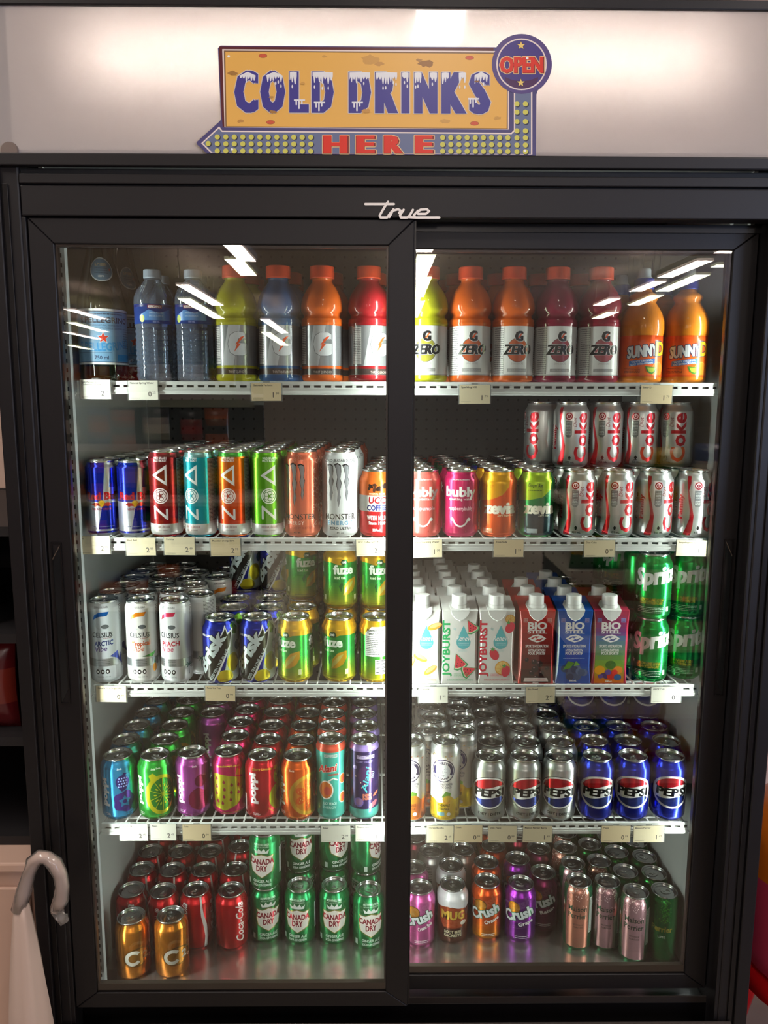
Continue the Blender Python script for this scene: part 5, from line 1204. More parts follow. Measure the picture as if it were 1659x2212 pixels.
# -------- cooler deck
s5 = []; Z5 = DECK+.0002
F5 = [
 ('the golden file', [('coke_gold', 284, 1978)]), ('the golden file beside the first', [('coke_gold', 369, 1975)]),
 ('first file from the left wall, deck', [('coke', 272, 1921), ('coke', 287, 1876), ('coke', 309, 1836), ('coke', 330, 1803)]),
 ('second file from the left wall, deck', [('coke', 345, 1923), ('coke', 359, 1877), ('coke', 377, 1836), ('coke', 394, 1803)]),
 ('third file from the left wall, deck', [('coke', 422, 1920), ('coke', 431, 1877), ('coke', 449, 1836), ('coke', 468, 1802)]),
 ('fourth file from the left wall, deck', [('coke', 499, 1921), ('coke', 507, 1876), ('coke', 519, 1824), ('coke', 534, 1795)]),
 ('green file next to the red cans', [('canada', 574, 1906), ('canada', 579, 1863), ('canada', 586, 1826), ('canada', 592, 1796)]),
 ('second green file from the red cans', [('canada', 648, 1910), ('canada', 648.5, 1869), ('canada', 655, 1828), ('canada', 658, 1797)]),
 ('third green file from the red cans', [('canada', 722, 1910), ('canada', 721, 1864), ('canada', 724, 1826), ('canada', 724, 1796)]),
 ('green file nearest the stile', [('canada', 796, 1919), ('canada', 790, 1874), ('canada', 792, 1832), ('canada', 790, 1799)]),
 ('file beside the middle stile, deck', [('crush_pink', 907, 1915), ('crush_pink', 894, 1872), ('maroon', 896, 1807)]),
 ('file beside the pink cans, deck', [('mug', 978, 1905), ('mug', 976, 1868), ('plain_silver', 931, 1836), ('plain_silver', 1000, 1833), ('plain_silver', 990, 1803)]),
 ('file beside the root beer, deck', [('crush_orange', 1052, 1901), ('crush_orange', 1047, 1860), ('crush_orange', 1069, 1824), ('crush_orange', 1062, 1795)]),
 ('violet file, deck', [('crush_grape', 1126, 1906), ('crush_grape', 1114, 1851), ('maroon', 1124, 1800)]),
 ('maroon file, deck', [('crush_dark', 1182, 1883), ('crush_dark', 1166, 1831), ('maroon', 1180, 1796)]),
 ('file next to the maroon cans', [('perrier_rose', 1260, 1901), ('perrier_pink', 1252, 1860), ('perrier_rose', 1233, 1824), ('perrier_rose', 1222, 1797)]),
 ('second file from the maroon cans', [('perrier_pink', 1328, 1903), ('perrier_rose', 1315, 1858), ('perrier_green', 1298, 1826), ('perrier_green', 1286, 1799)]),
 ('third file from the maroon cans', [('perrier_pink', 1397, 1918), ('perrier_green', 1379, 1877), ('perrier_green', 1360, 1842), ('perrier_green', 1344, 1812)]),
 ('file at the right wall', [('perrier_green', 1459, 1918), ('perrier_green', 1445, 1880), ('perrier_green', 1424, 1844), ('perrier_green', 1404, 1812)]),
]
for nm, pts in F5:
    lids(s5, Z5, 0, pts, 5, lambda i, nm=nm: f"{ORD[i]} in {nm}" if not nm.startswith('the ') else nm[4:])
relax(s5)
SPK = {'coke': (60, -70, 20, 100), 'canada': (8, -12, 0, 10)}
cnt = {}
for a in s5:
    if a['fr'] and a['k'] in SPK: i = cnt.get(a['k'], 0); a['s'] = SPK[a['k']][i]; cnt[a['k']] = i+1
    if a['k'] == 'coke_gold': a['t'] = 'front of its pair' if a['x'] < -.5 else 'beside its twin, nearer the red cans'
    if a['k'] == 'coke_gold': a['t'] = 'the one nearer the left wall' if a['x'] < -.48 else 'the one nearer the red cans'
    put_can(a['k'], a['x'], a['y'], Z5, a['s'], lab(a['k'], a['t']), 'cans on the cooler deck')
for n, (px, py) in enumerate(((588, 1815), (656, 1815), (725, 1815), (794, 1820))):
    yy = .28; X = atY(px, py, yy).x; c = min((a for a in s5 if a['k'] == 'canada'), key=lambda a: (a['x']-X)**2*3+(a['y']-yy)**2)
    put_can('canada', c['x'], c['y'], Z5+.1224, (-14, 6, 30, 60)[n], lab('canada', f'in the upper storey, {COLN[n+1]} from the red cans'), 'upper storey of green cans')

# -------- top shelf: bottles
Z1 = SH[1]+.0002
BT = []
BR = {'zero': .0378, 'gat': .0378, 'sunny': .039, 'water': .0343, 'green': .0422}
def badd(kind, x, y, spin, label, nm='sports_drink_bottle', cat='sports drink bottle'):
    BT.append(dict(k=kind, x=x, y=y, r=BR[kind.split('_')[0]], s=spin, t=label, nm=nm, cat=cat))
def bot(kind, px, py, y, spin, label, nm='sports_drink_bottle', cat='sports drink bottle', grp=''):
    P = atY(px, py, y); badd(kind, P.x, y, spin, label, nm, cat); return P.x
bot('green', 222, 720, .152, 6, 'large green glass mineral water bottle with pale blue label, at the front', 'glass_bottle', 'glass bottle')
bot('green', 262, 720, .245, 40, 'large green glass mineral water bottle standing half hidden behind the front one', 'glass_bottle', 'glass bottle')
bot('green', 262, 720, .335, -30, 'large green glass mineral water bottle, hindmost at the left wall', 'glass_bottle', 'glass bottle')
bot('water', 334, 720, .139, 0, 'clear spring water bottle beside the green glass bottle', 'water_bottle', 'water bottle')
bot('water', 424, 720, .139, -14, 'clear spring water bottle next to the yellow sports drink', 'water_bottle', 'water bottle')
bot('water', 352, 720, .21, 30, 'spring water bottle behind the one beside the green glass bottle', 'water_bottle', 'water bottle')
bot('water', 432, 720, .21, 60, 'spring water bottle behind the one next to the yellow sports drink', 'water_bottle', 'water bottle')
GY = .1395
CNM = {'yellow': 'yellow-green', 'blue': 'dark blue', 'orange': 'orange', 'red': 'red', 'lime': 'yellow-green', 'berry': 'dark berry red', 'pinkred': 'pinkish red'}
bx_ = []
for k, px, sp in (('gat_yellow', 508, 0), ('gat_blue', 603, 0), ('gat_orange', 695, 0), ('gat_red', 797, 0)):
    x = bot(k, px, 720, GY, sp, f"{CNM[k[4:]]} sports drink bottle with silver label and orange cap, in front"); bx_.append((k, x))
for k, x in bx_:
    for i in range(2): badd(k, x+.012*(i+1)+random.uniform(-.002, .002), GY+.0775*(i+1), random.uniform(-40, 40), f"{CNM[k[4:]]} sports drink bottle with silver label, {ORD[i+1]} in its file")
bx_ = []
for n, (k, px, sp) in enumerate((('zero_lime', 927, -6), ('zero_orange', 1017, 4), ('zero_orange', 1110, 12), ('zero_berry', 1203, 12), ('zero_pinkred', 1291, 14))):
    nm = {1: ', next to the yellow-green one', 2: ', next to the berry red one'}.get(n, '')
    x = bot(k, px, 720, GY, sp, f"{CNM[k[5:]]} sugar-free drink bottle with white label, in front{nm}"); bx_.append((k, x, nm))
for k, x, nm in bx_:
    for i in range(2): badd(k, x-.018*(i+1)+random.uniform(-.002, .002), GY+.0775*(i+1), random.uniform(-40, 40), f"{CNM[k[5:]]} sugar-free drink bottle, {ORD[i+1]} in its file{nm}")
for n, (px, sp) in enumerate(((1384, 10), (1474, 6))):
    P = atY(px, 720, .142)
    for i in range(3):
        badd('sunny', P.x-.012*i, .142+.0795*i, sp if not i else random.uniform(-40, 40), f"orange citrus drink bottle with blue cap, {ORD[i]} in the file {'beside the red sports drinks' if n == 0 else 'nearest the right wall'}", 'juice_bottle', 'juice bottle')

relax(BT)
for a in BT: bottle(a['k'], a['x'], a['y'], Z1, a['s'], a['t'], 'bottles on the top shelf', a['nm'], a['cat'])

# ================================================================ price tags
def text_card(x0, y0, x1, y1, lines, pr, ct, tint, n, where, tilt=0):
    Yt = .0938; A = atY(x0, y0, Yt); B = atY(x1, y1, Yt); cx, cz = (A.x+B.x)/2, (A.z+B.z)/2; w_, h = (B.x-A.x)*1000, (A.z-B.z)*1000
    t = empty('price_tag', (cx, Yt, cz-h/2000), 0, label=f"{tint} price tag reading {pr}.{ct}, {where}", cat='price tag', group='price tags clipped to the shelf rails'); t.rotation_euler = (0, math.radians(tilt), 0)
    a = Art(); c0 = {'cream': '#e9dcb8', 'ivory': '#ecebdc', 'tan': '#e6d2a8'}[tint]; a.R(-w_/2, 0, w_/2, h, c0)
    k = '#3a3430'
    for i, s in enumerate(lines): 
        wd = min(w_*.84, len(s)*2.1); a.T(s, -w_/2+3+wd/2, h-5.6-i*4.2, 3.0, k, wid=wd, bold=.02)
    a.T(pr, w_/2-14, 5.8, 8.6, k, bold=.01); a.T(ct, w_/2-6.8, 10.4, 4.0, k); a.fine(-w_/2+3, 2.2, -w_/2+20, 4.2, 1, '#8a8070')
    bm = bmesh.new(); a.mesh_into(bm, lambda x, y, l: (x/1000, -.0004-.00002*l, y/1000), 0)
    v = [bm.verts.new((s*w_/2000, 0, z)) for s, z in ((-1, 0), (1, 0), (1, h/1000), (-1, h/1000))]; bm.faces.new(v[::-1]).material_index = 0
    bmesh.ops.delete(bm, geom=[v for v in bm.verts if not v.link_faces], context='VERTS')
    obj('paper_card', bm, [M(c, rough=.6) for c in a.cols], t)
    bm = bmesh.new(); e = 2.2; box(bm, -(w_/2+e)/1000, (w_/2+e)/1000, .0004, .0009, -.001, (h+.5)/1000); box(bm, -.006, .006, .0004, .0012, (h+.5)/1000, (h+3)/1000)
    obj('clear_holder', bm, HOLD, t)
HOLD = glassy('clear_holder', (.93, .94, .93), ior=1.45, rough=.05, body='#c8ccc8', bodyf=.18)
TAGS = [(1, 172, 820, 240, 862, ['San Pellegrino', 'Carbonated Water'], '2', '79', 'ivory', 'under the green glass bottle'),
 (1, 277, 822, 342, 864, ['Natural Spring Water'], '0', '25', 'ivory', 'under the spring water bottles'),
 (1, 543, 827, 608, 866, ['Gatorade Perform'], '1', '99', 'tan', 'under the blue sports drink'),
 (1, 993, 831, 1058, 872, ['Sparkling ICE'], '1', '79', 'cream', 'under the orange sugar-free sports drink'),
 (1, 1385, 832, 1450, 872, ['Sunny D'], '1', '79', 'tan', 'under the orange citrus bottles'),
 (2, 170, 1158, 239, 1197, ['Zoa'], '2', '99', 'cream', 'second shelf, at the left wall'),
 (2, 272, 1162, 337, 1200, ['Red Bull'], '2', '99', 'cream', 'under the slim blue and silver cans'),
 (2, 354, 1160, 421, 1199, ['Celsius'], '2', '49', 'cream', 'under the dark red slim can'),
 (2, 455, 1163, 520, 1201, ['Monster energy zero'], '2', '99', 'tan', 'under the orange slim can'),
 (2, 770, 1166, 829, 1201, ['UCC Coffee with Milk'], '2', '49', 'cream', 'under the coffee can'),
 (2, 893, 1166, 955, 1204, ['Bubly Sparkling Water'], '1', '09', 'cream', 'under the coral can'),
 (2, 1067, 1166, 1130, 1203, ['Zevia Soda'], '1', '59', 'tan', 'under the orange and green soda cans'),
 (2, 1263, 1167, 1327, 1203, ['Diet Coke'], '0', '99', 'cream', 'under the diet cola cans'),
 (2, 1462, 1167, 1525, 1201, ['Sanpellegrino Sparkling'], '1', '79', 'cream', 'second shelf, at the right wall'),
 (3, 207, 1482, 273, 1516, ['Canada Dry Ginger Ale'], '0', '99', 'cream', 'third shelf, at the left wall'),
 (3, 443, 1482, 508, 1514, ['Fuze Ice Tea'], '0', '99', 'tan', 'under the blue tea cans'),
 (3, 905, 1484, 967, 1518, ['Joyburst'], '1', '99', 'ivory', 'under the white cartons'),
 (3, 1137, 1484, 1198, 1518, ['Bio Steel'], '2', '49', 'cream', 'under the red carton'),
 (3, 1408, 1484, 1470, 1518, ['SPRITE CAN'], '0', '99', 'ivory', 'third shelf, at the right wall'),
 (4, 258, 1780, 320, 1816, ['Poppi Soda'], '2', '49', 'ivory', 'fourth shelf, first from the left wall'),
 (4, 324, 1780, 381, 1815, ['Alani'], '2', '49', 'ivory', 'fourth shelf, second from the left wall'),
 (4, 394, 1781, 456, 1816, ['Coke'], '0', '99', 'tan', 'under the magenta purple can'),
 (4, 694, 1784, 757, 1818, ['Alani'], '2', '99', 'ivory', 'under the turquoise slim can'),
 (4, 768, 1782, 828, 1817, ['Simpson Aloe Vera Drink'], '1', '99', 'ivory', 'under the dark purple slim can'),
 (4, 922, 1784, 979, 1820, ['Thirsty Buddha'], '2', '49', 'cream', 'under the coconut water cans'),
 (4, 981, 1783, 1041, 1819, ['Crush'], '0', '99', 'tan', 'beside the coconut water tag'),
 (4, 1055, 1784, 1115, 1819, ['Diet Pepsi'], '0', '99', 'cream', 'under the silver diet cola cans'),
 (4, 1130, 1784, 1191, 1819, ['Maison Perrier Berry'], '1', '49', 'cream', 'under the silver diet cola cans'),
 (4, 1300, 1784, 1360, 1819, ['Pepsi'], '0', '99', 'tan', 'under the blue cola cans'),
 (4, 1370, 1784, 1433, 1819, ['Maison Perrier'], '1', '49', 'cream', 'under the last blue cola can at the wall')]
for n, (s, x0, y0, x1, y1, L, p, c, tn, wh) in enumerate(TAGS): text_card(x0, y0, x1, y1, L, p, c, tn, n, wh, random.uniform(-1.2, 1.2))

# ================================================================ tin sign standing on the header ledge
sg = empty('tin_sign', (0, -.006, Z_HDR), label='vintage orange and blue tin sign with arrow, reading cold drinks here and open', cat='sign')
Ysg = -.0075
def sp(x, y, l=0):
    p = atY(x, y, Ysg-.00003*l); return (p.x, p.y+.006, max(p.z, Z_HDR+.0004)-Z_HDR)
CXo, CYo, RO = 1126.6, 138.9, 65.7
out = [(476, 98.5), (1067, 102)]
for t in range(-58, 134, 8): pass
arc = [(CXo+RO*math.cos(math.radians(a)), CYo-RO*math.sin(math.radians(a))) for a in range(146, -64, -7)]
out += arc + [(1158.8, 204), (1157.5, 336.5), (447, 331.6), (424.7, 311), (424.7, 307), (474, 262.4), (477.6, 258), (470.7, 104)]
bm = bmesh.new(); tri = tessellate_polygon([[Vector((x, y, 0)) for x, y in out]])
F = [bm.verts.new(sp(x, y, 0)) for x, y in out]; Bk = [bm.verts.new((v.co.x, v.co.y+.0012, v.co.z)) for v in F]
for t in tri: bm.faces.new([F[i] for i in t]); bm.faces.new([Bk[i] for i in t][::-1])
for i in range(len(out)): bm.faces.new((F[i], Bk[i], Bk[(i+1) % len(out)], F[(i+1) % len(out)]))
bmesh.ops.recalc_face_normals(bm, faces=bm.faces)
obj('tin_plate', bm, M('#4d4672', rough=.35), sg)
a = Art(); cream = '#e8d6c8'; blue = '#4d4672'; slate = '#67708c'; org = '#e8b054'; mar = '#5c1f22'
A_ = lambda pts: [(x, y) for x, y in pts]
a.P([(474, 100.5), (1066, 104), (1066, 120), (1100, 200), (1100, 278), (481, 274), (479, 250), (473, 106)], mar)
a.P([(480, 106), (1070, 110), (1099, 180), (1099, 280), (485, 275)], cream); a.P([(483.5, 109), (1070, 113.5), (1097, 180), (1097, 279), (487, 274)], '#7a5a3a')
a.P([(486.5, 111.7), (1066, 116), (1085, 176), (1095, 192), (1094.5, 277.3), (489.5, 272.6)], org)
# blue arrow body, post and their cream piping
a.P([(427, 309), (476, 264), (481, 278.5), (1102, 283), (1107, 279), (1107, 196), (1155, 200), (1154, 335), (449, 330)], blue)
a.P([(434.5, 309.4), (473.5, 273), (480, 282), (1104, 287), (1110, 281), (1110, 192), (1150, 192), (1150, 334), (455, 330)], cream)
a.P([(438.5, 309.4), (473, 277.5), (479, 285), (1105, 290), (1113, 283), (1113, 190), (1147, 190), (1147, 333), (459, 329.6)], slate)
a.E(CXo, CYo, 64, 64, '#54437a', n=48); a.E(CXo, CYo, 54.5, 56, cream, n=48); a.E(CXo, CYo, 51.5, 53, '#43357a', n=48); a.E(CXo, CYo+30, 36, 22, '#4a2350', n=30); a.E(CXo, CYo+6, 50, 30, '#43357a', n=30)
def TT(txt, x, y, h, col, **k):          # lettering on the sign, whose sheet counts downward
    n0 = len(a.items); a.T(txt, 0, 0, h, col, **k)
    for i in range(n0, len(a.items)):
        vs, fs, c, ly = a.items[i]; a.items[i] = ([(x+X, y-Y) for X, Y in vs], [f[::-1] for f in fs], c, ly)
LT = [('C', 506, 558), ('O', 562, 616), ('L', 625, 667), ('D', 673, 721), ('D', 753, 801.5), ('R', 810, 860), ('I', 867, 884.5), ('N', 894.5, 945), ('K', 953.5, 1008), ('S', 1013, 1060)]
for i, (ch, x0, x1) in enumerate(LT):
    yb = 239+(x0-506)*.006; TT(ch, (x0+x1)/2, yb, 82, '#403a86', bold=.03, heavy=.055 if ch != 'I' else .07, wid=x1-x0, out='#d9cdbd', ow=.022)
def TTP(pts, col):
    a.P(pts, col)
rnd = random.Random(11)
for ch, x0, x1 in LT:                     # icicles hanging off the letters
    ice = '#e6e4e0'; w_ = x1-x0
    spans = [(x0+2, x1-2)] if ch in 'DRINK' else [(x0+12, x1-6)]
    if ch in 'NK': spans = [(x0+1, x0+16), (x1-17, x1-1)]
    if ch == 'L': spans = [(x0+1, x0+16)]
    for s0, s1 in spans:
        yt = 155.5+(x0-506)*.004 if ch not in 'COS' else 156; pts = [(s0, yt+(7 if ch in 'COS' else 0)), ((s0+s1)/2, yt-1), (s1, yt+(7 if ch in 'COS' else 0))]; x = s1
        while x > s0+2:
            l = rnd.uniform(3, 17); st = rnd.uniform(4.5, 7); pts += [(x, yt+9), (x-st*.35, yt+9+l), (x-st*.65, yt+9+l), (x-st, yt+9)]; x -= st
            if rnd.random() < .25: a.E(x+st/2, yt+9+l+9, 1.6, 4, ice, n=8)
        pts += [(s0, yt+9)]; a.P([(min(max(q[0], s0), s1), q[1]) for q in pts], ice)
for s0, yt in ((640, 216), (683, 221), (765, 221), (1016, 213)):
    for k, l in enumerate((10, 18, 8)): a.L([(s0+k*6, yt), (s0+k*6, yt+l)], 3.2, '#e6e4e0')
    a.R(s0-5, yt-1.5, s0+19, yt+2, '#e6e4e0')
for ch, x0, x1 in (('H', 695, 754), ('E', 766, 813), ('R', 826, 873), ('E', 893, 938.5)):
    TT(ch, (x0+x1)/2+1, 330.5, 36, '#7a1c1c', bold=.03, heavy=.09, wid=x1-x0-3, out='#e8c08a', ow=.055); TT(ch, (x0+x1)/2, 329, 35, '#d92f1e', bold=.03, heavy=.08, wid=x1-x0-7)
TT('OPEN', 1127.5, 157, 33, '#7a1c1c', bold=.03, heavy=.04, wid=96, out='#e8c08a', ow=.06); TT('OPEN', 1126.5, 156, 32, '#d92f1e', bold=.03, heavy=.03, wid=94)
for x, y in ((1125.6, 98.3), (1125, 178.8)): a.star(x, y, 11, '#2a1c40', rot=-90); a.star(x, y, 9, '#ecc96a', rot=-90)
def bulb(x, y): a.E(x+1.6, y+1.6, 6.2, 6.2, '#2f3040', n=14); a.E(x, y, 5.6, 5.6, '#cfc85a', n=14)
for i in range(12):
    for j, y in enumerate((295.8, 310.6, 326)): bulb(469.3+i*18.35, y+i*.06)
bulb(449.6, 310)
for i in range(9):
    for j, y in enumerate((297, 312, 326.6)): bulb(956.2+i*17.6, y+.06*i)
for y in (224.4, 242.2, 262.4, 282.7, 297.7, 313.2, 327.6):
    for x in (1116.7, 1135): bulb(x, y)
for x, y in ((568, 120.6), (1014.4, 125), (584.4, 264), (1025, 266.6)): a.E(x, y, 9.3, 4.6, '#8a5a30'); a.E(x, y, 8.6, 4, '#cf5a3c')
for x, y in ((494, 121.6), (1139, 125.5), (501, 322.7), (1134, 325.7)): a.E(x, y, 2.8, 2.8, '#f3f0ea', n=12)
for x, y, r_, c in ((503, 158, 8, '#a8783c'), (920, 138, 13, '#9a6a34'), (905, 130, 6, '#b07f42'), (590, 242, 7, '#a8783c'), (586, 210, 4, '#b88a4a'), (800, 128, 16, '#cf9a4c'), (820, 138, 8, '#c8924a'), (1030, 176, 4, '#8a5a30'), (654, 180, 5, '#d09a4c'), (792, 240, 8, '#c8924a'), (700, 122, 5, '#cf9a4c'), (1075, 255, 7, '#cf9a4c'), (520, 262, 6, '#c08a44'), (960, 262, 9, '#d09c50')):
    pts = [(x+r_*1.4*math.cos(t*.52)*rnd.uniform(.55, 1.1), y+r_*.7*math.sin(t*.52)*rnd.uniform(.5, 1.1)) for t in range(12)]; a.P(pts, c)
bm = bmesh.new(); a.mesh_into(bm, lambda x, y, l: sp(x, y, l+2), 0)
bmesh.ops.delete(bm, geom=[v for v in bm.verts if not v.link_faces], context='VERTS')
for f in bm.faces:
    f.normal_update()
    if f.normal.y > 0: f.normal_flip()
obj('printed_face', bm, [M(c, rough=.33) for c in a.cols], sg)

# ================================================================ what stands beside the cooler
def at(x, y, Y): return atY(x, y, Y)
# wrapped umbrella with a crook handle, leaning at the left post
Yu = -.055
um = empty('umbrella', (at(60, 2212, Yu).x, Yu, 0), label='folded pale umbrella with a plastic-wrapped crook handle leaning by the cooler', cat='umbrella')
ox, oy, oz = um.location
def U(px, py, Y=Yu): p = atY(px, py, Y); return (p.x-ox, p.y-oy, p.z-oz)
pts = [(40, 1965), (52, 1925), (62, 1890), (72, 1862), (86, 1851), (102, 1853), (118, 1866), (130, 1888), (135, 1915), (132, 1942), (122, 1965)]
bm = bmesh.new(); tube(bm, [U(*p) for p in pts], .0102, 16); o = obj('crook_handle', bm, M('#dcc0b4', rough=.25, coat=.6), um)
film = glassy('plastic_film', (.95, .94, .93), ior=1.4, rough=.12, body='#d8cec6', bodyf=.18)
bm = bmesh.new(); rr = [.0125+.0012*math.sin(i*2.3) for i in range(len(pts))]
tube(bm, [U(*p) for p in pts], rr, 14); obj('handle_film', bm, film, um)
e = U(122, 1965)
bm = bmesh.new(); tube(bm, [(e[0]+.001, 0, e[2]+.006), (e[0]+.002, .001, e[2]-.004), (e[0]+.006, -.001, e[2]-.013), (e[0]+.012, .001, e[2]-.02), (e[0]+.017, -.002, e[2]-.018)], [.0118, .0112, .0085, .011, .0045], 9); obj('film_end', bm, film, um)
bm = bmesh.new(); n = 16; rings = []
zt_, zb_ = U(52, 1935)[2], -oz+.03
for i in range(14):
    t = i/13; z = zt_+(zb_-zt_)*t; cx = U(46, 1960)[0]+(.004*t); rad = .009+.026*min(1, t*2.2)**.8*(1-.55*max(0, t-.55))
    rings.append([bm.verts.new((cx+rad*(1+.16*math.sin(5*2*PI*k/n+1.0*t*3))*math.cos(2*PI*k/n), rad*.8*(1+.16*math.sin(5*2*PI*k/n+t*3))*math.sin(2*PI*k/n), z)) for k in range(n)])
for A2, B2 in zip(rings, rings[1:]):
    for k in range(n): bm.faces.new((A2[k], A2[(k+1) % n], B2[(k+1) % n], B2[k])).smooth = True
bm.faces.new(rings[0][::-1]); bm.faces.new(rings[-1]); bmesh.ops.recalc_face_normals(bm, faces=bm.faces); obj('folded_canopy', bm, M('#c8b0a2', rough=.4), um)
bm = bmesh.new(); tube(bm, [(U(46, 1960)[0]+.004, 0, -oz+.031), (U(46, 1960)[0]+.004, 0, -oz+.0005)], [.005, .003], 8); obj('ferrule', bm, M('#9a8a80', rough=.4, metal=.6), um)
# pale cabinet and dark rack at the left
pc = empty('side_cabinet', (-.86, .3, 0), label='pale pinkish cabinet standing at the left of the cooler', cat='cabinet')
bm = bmesh.new(); box(bm, -.195, .195, -.25, .4, 0.004, .53, bev=.006); obj('cabinet_body', bm, M('#c4a392', rough=.5), pc)
bm = bmesh.new(); box(bm, -.2, .2, -.26, .4, .531, .55, bev=.004); obj('cabinet_top', bm, M('#cfae9c', rough=.4), pc)
bm = bmesh.new(); box(bm, -.18, .18, -.2585, -.2505, .05, .5, bev=.003); obj('cabinet_door', bm, M('#c9a897', rough=.45), pc)
bm = bmesh.new(); tube(bm, [(.15, -.262, .24), (.15, -.275, .25), (.15, -.275, .33), (.15, -.262, .34)], .004, 8); obj('cabinet_handle', bm, M('#6a5a52', metal=.8, rough=.3), pc)
rk = empty('dark_rack', (-.86, .3, .5505), label='dark shelf rack standing on the pale cabinet beside the cooler', cat='rack')
bm = bmesh.new(); box(bm, -.19, -.17, -.2, .38, 0, .62); box(bm, .17, .19, -.2, .38, 0, .62); box(bm, -.17, .17, .36, .38, 0, .62); obj('rack_frame', bm, M('#161215', rough=.6), rk)
for z in (.0, .2, .4, .6): bx('rack_shelf', (-.1695, .1695, -.2, .3595, z, z+.018), M('#141114', rough=.6), rk)
def bag(nm, x, y, z, w_, h, col, col2, label, cat='snack bag', group=None, rot=0):
    t = empty(nm, (x, y, z), rot, label=label, cat=cat, group=group)
    bm = bmesh.new(); n, m = 8, 10; G1 = []; G2 = []
    for sgn, GG in ((-1, G1), (1, G2)):
        for j in range(m+1):
            v = j/m; GG.append([bm.verts.new(((i/n-.5)*w_*(1-.06*math.sin(PI*v)), sgn*(.002+.028*math.sin(PI*i/n)**.6*math.sin(PI*v)**.6), h*v)) for i in range(n+1)])
        for j in range(m):
            for i in range(n): f = bm.faces.new((GG[j][i], GG[j][i+1], GG[j+1][i+1], GG[j+1][i])); f.smooth = True; f.material_index = 1 if 3 <= j <= 6 else 0
    for j in range(m):
        bm.faces.new((G1[j][0], G1[j+1][0], G2[j+1][0], G2[j][0])); bm.faces.new((G1[j][n], G2[j][n], G2[j+1][n], G1[j+1][n]))
    for i in range(n): bm.faces.new((G1[0][i], G2[0][i], G2[0][i+1], G1[0][i+1])); bm.faces.new((G1[m][i], G1[m][i+1], G2[m][i+1], G2[m][i]))
    bmesh.ops.recalc_face_normals(bm, faces=bm.faces); obj('bag_wall', bm, [M(col, rough=.25), M(col2, rough=.25)], t)
bag('snack_bag', -.80, .15, .7690, .15, .17, '#5a1418', '#7a2a20', 'dark red snack bag on the dark rack at the left')
bag('snack_bag', -.85, .15, .9690, .15, .165, '#2a2c30', '#5a4a40', 'dark grey snack bag on the dark rack at the left')
# goods at the right edge
st = empty('red_stool', (.868, .1, 0), label='bright red plastic stool at the right edge beside the cooler', cat='stool')
red = M('#d8141c', rough=.3)
bm = bmesh.new(); bmesh.ops.create_cone(bm, cap_ends=True, segments=36, radius1=.185, radius2=.175, depth=.035, matrix=Matrix.Translation((0, 0, .285)))
for f in bm.faces: f.smooth = len(f.verts) == 4
obj('seat', bm, red, st)
for k in range(4):
    c, s_ = math.cos(PI/4+k*PI/2), math.sin(PI/4+k*PI/2); bm = bmesh.new(); tube(bm, [(c*.135, s_*.135, .269), (c*.185, s_*.185, .002)], [.026, .019], 10); obj('leg', bm, red, st)
jg = empty('orange_jug', (.868, .1, .3030), label='orange and pink plastic jug standing on the red stool', cat='jug')
bm = bmesh.new(); lathe(bm, [(.15, 0), (.175, .01), (.185, .05), (.185, .2), (.17, .29), (.08, .35), (.045, .36)], 28, 0, (True, True), mis=[0, 0, 0, 1, 1, 1]); obj('jug_body', bm, [M('#d8466a', rough=.35), M('#e87a1c', rough=.35)], jg)
bm = bmesh.new(); bmesh.ops.create_cone(bm, cap_ends=True, segments=24, radius1=.045, radius2=.042, depth=.03, matrix=Matrix.Translation((0, 0, .3755))); obj('screw_cap', bm, M('#e8e0d8', rough=.4), jg)

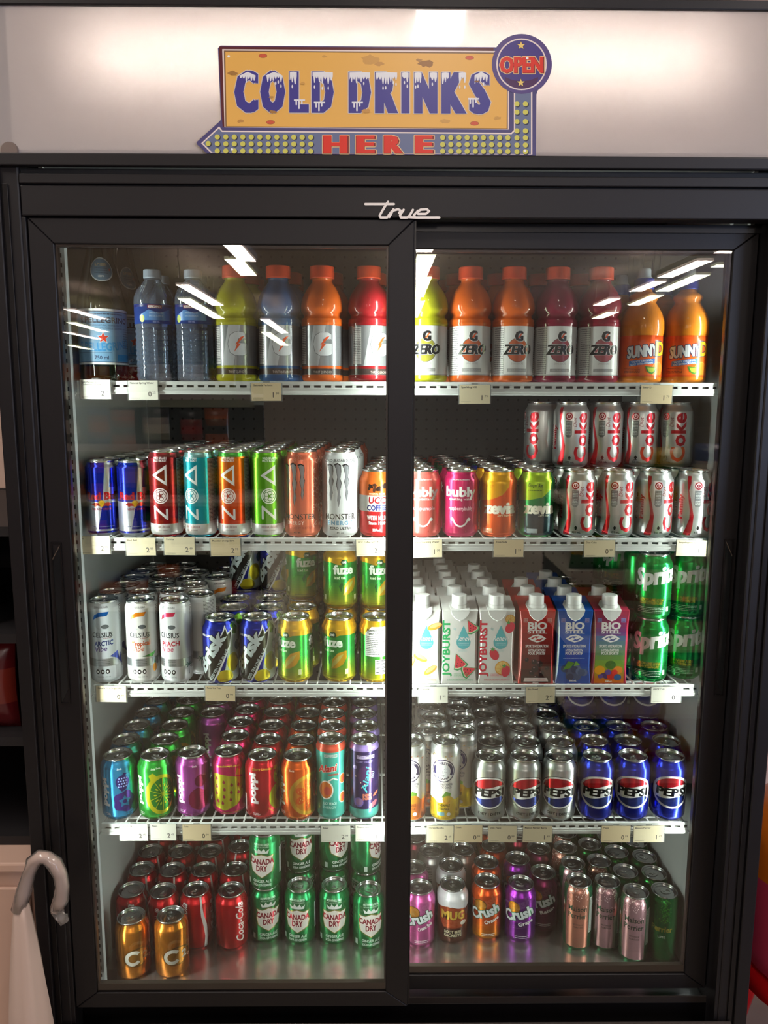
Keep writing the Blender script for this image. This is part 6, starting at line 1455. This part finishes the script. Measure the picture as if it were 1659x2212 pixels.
# ================================================================ the gondola behind the photographer, mirrored in the glass
def gondola(x0, x1, Y, label, cols, seed, g, zs=(.14, .50, .80, 1.10, 1.40), bh=(.19, .25), top=1.75):
    t = empty('gondola_shelf', ((x0+x1)/2, Y, 0), label=label, cat='store shelf'); hw = (x1-x0)/2
    gm = M('#e2deda', rough=.5)
    bx('back_panel', (-hw, hw, -.03, 0, .0, top), M('#4a4340', rough=.7), t)
    for z in zs: bx('shelf_board', (-hw, hw, .0005, .38, z, z+.02), gm, t); bx('label_rail', (-hw, hw, .381, .388, z-.015, z+.028), M('#f2efec', rough=.4), t)
    rnd = random.Random(seed); n = 0
    for zi, z in enumerate([q+.02 for q in zs]):
        x = x0+.09; m_ = -1
        while x < x1-.08:
            c1, c2 = rnd.choice(cols); w_ = rnd.uniform(.13, .17); n += 1; m_ += 1
            bag('snack_bag', x, Y+.31, z+.0005, w_, rnd.uniform(*bh), c1, c2, f"{_cn[c1]} snack bag, {_cn[c2]} band, {_od[m_]} on the {['lowest', 'second', 'third', 'fourth', 'fifth'][zi]} shelf of the {g} unit", group='snack bags on the '+g+' gondola'); x += w_+rnd.uniform(.01, .05)
_od = ['first', 'second', 'third', 'fourth', 'fifth', 'sixth', 'seventh', 'eighth', 'ninth', 'tenth', 'eleventh', 'twelfth', 'last']
_cn = {'#c8a81c': 'yellow', '#b01c20': 'red', '#1c6a34': 'green', '#1c3f8a': 'blue', '#d9d4cc': 'white', '#c8601c': 'orange', '#2a2426': 'black', '#c85a7a': 'pink', '#1c8a8a': 'teal'}
gondola(.57, 1.50, -1.36, 'low snack rack facing the cooler, mirrored in the right door', [('#c8a81c', '#1c6a34'), ('#1c6a34', '#c8a81c'), ('#1c3f8a', '#d9d4cc'), ('#b01c20', '#c8a81c'), ('#d9d4cc', '#1c8a8a'), ('#c85a7a', '#d9d4cc')], 3, 'right', (.18, .40, .62, .84, 1.06), (.15, .18), 1.3)
gondola(-2.3, -.75, -3.6, 'store shelf unit behind the photographer, mirrored in the left door', [('#2a2426', '#b01c20'), ('#1c3f8a', '#c8601c'), ('#1c6a34', '#c8a81c'), ('#c8601c', '#2a2426'), ('#2a2426', '#d9d4cc')], 5, 'left')
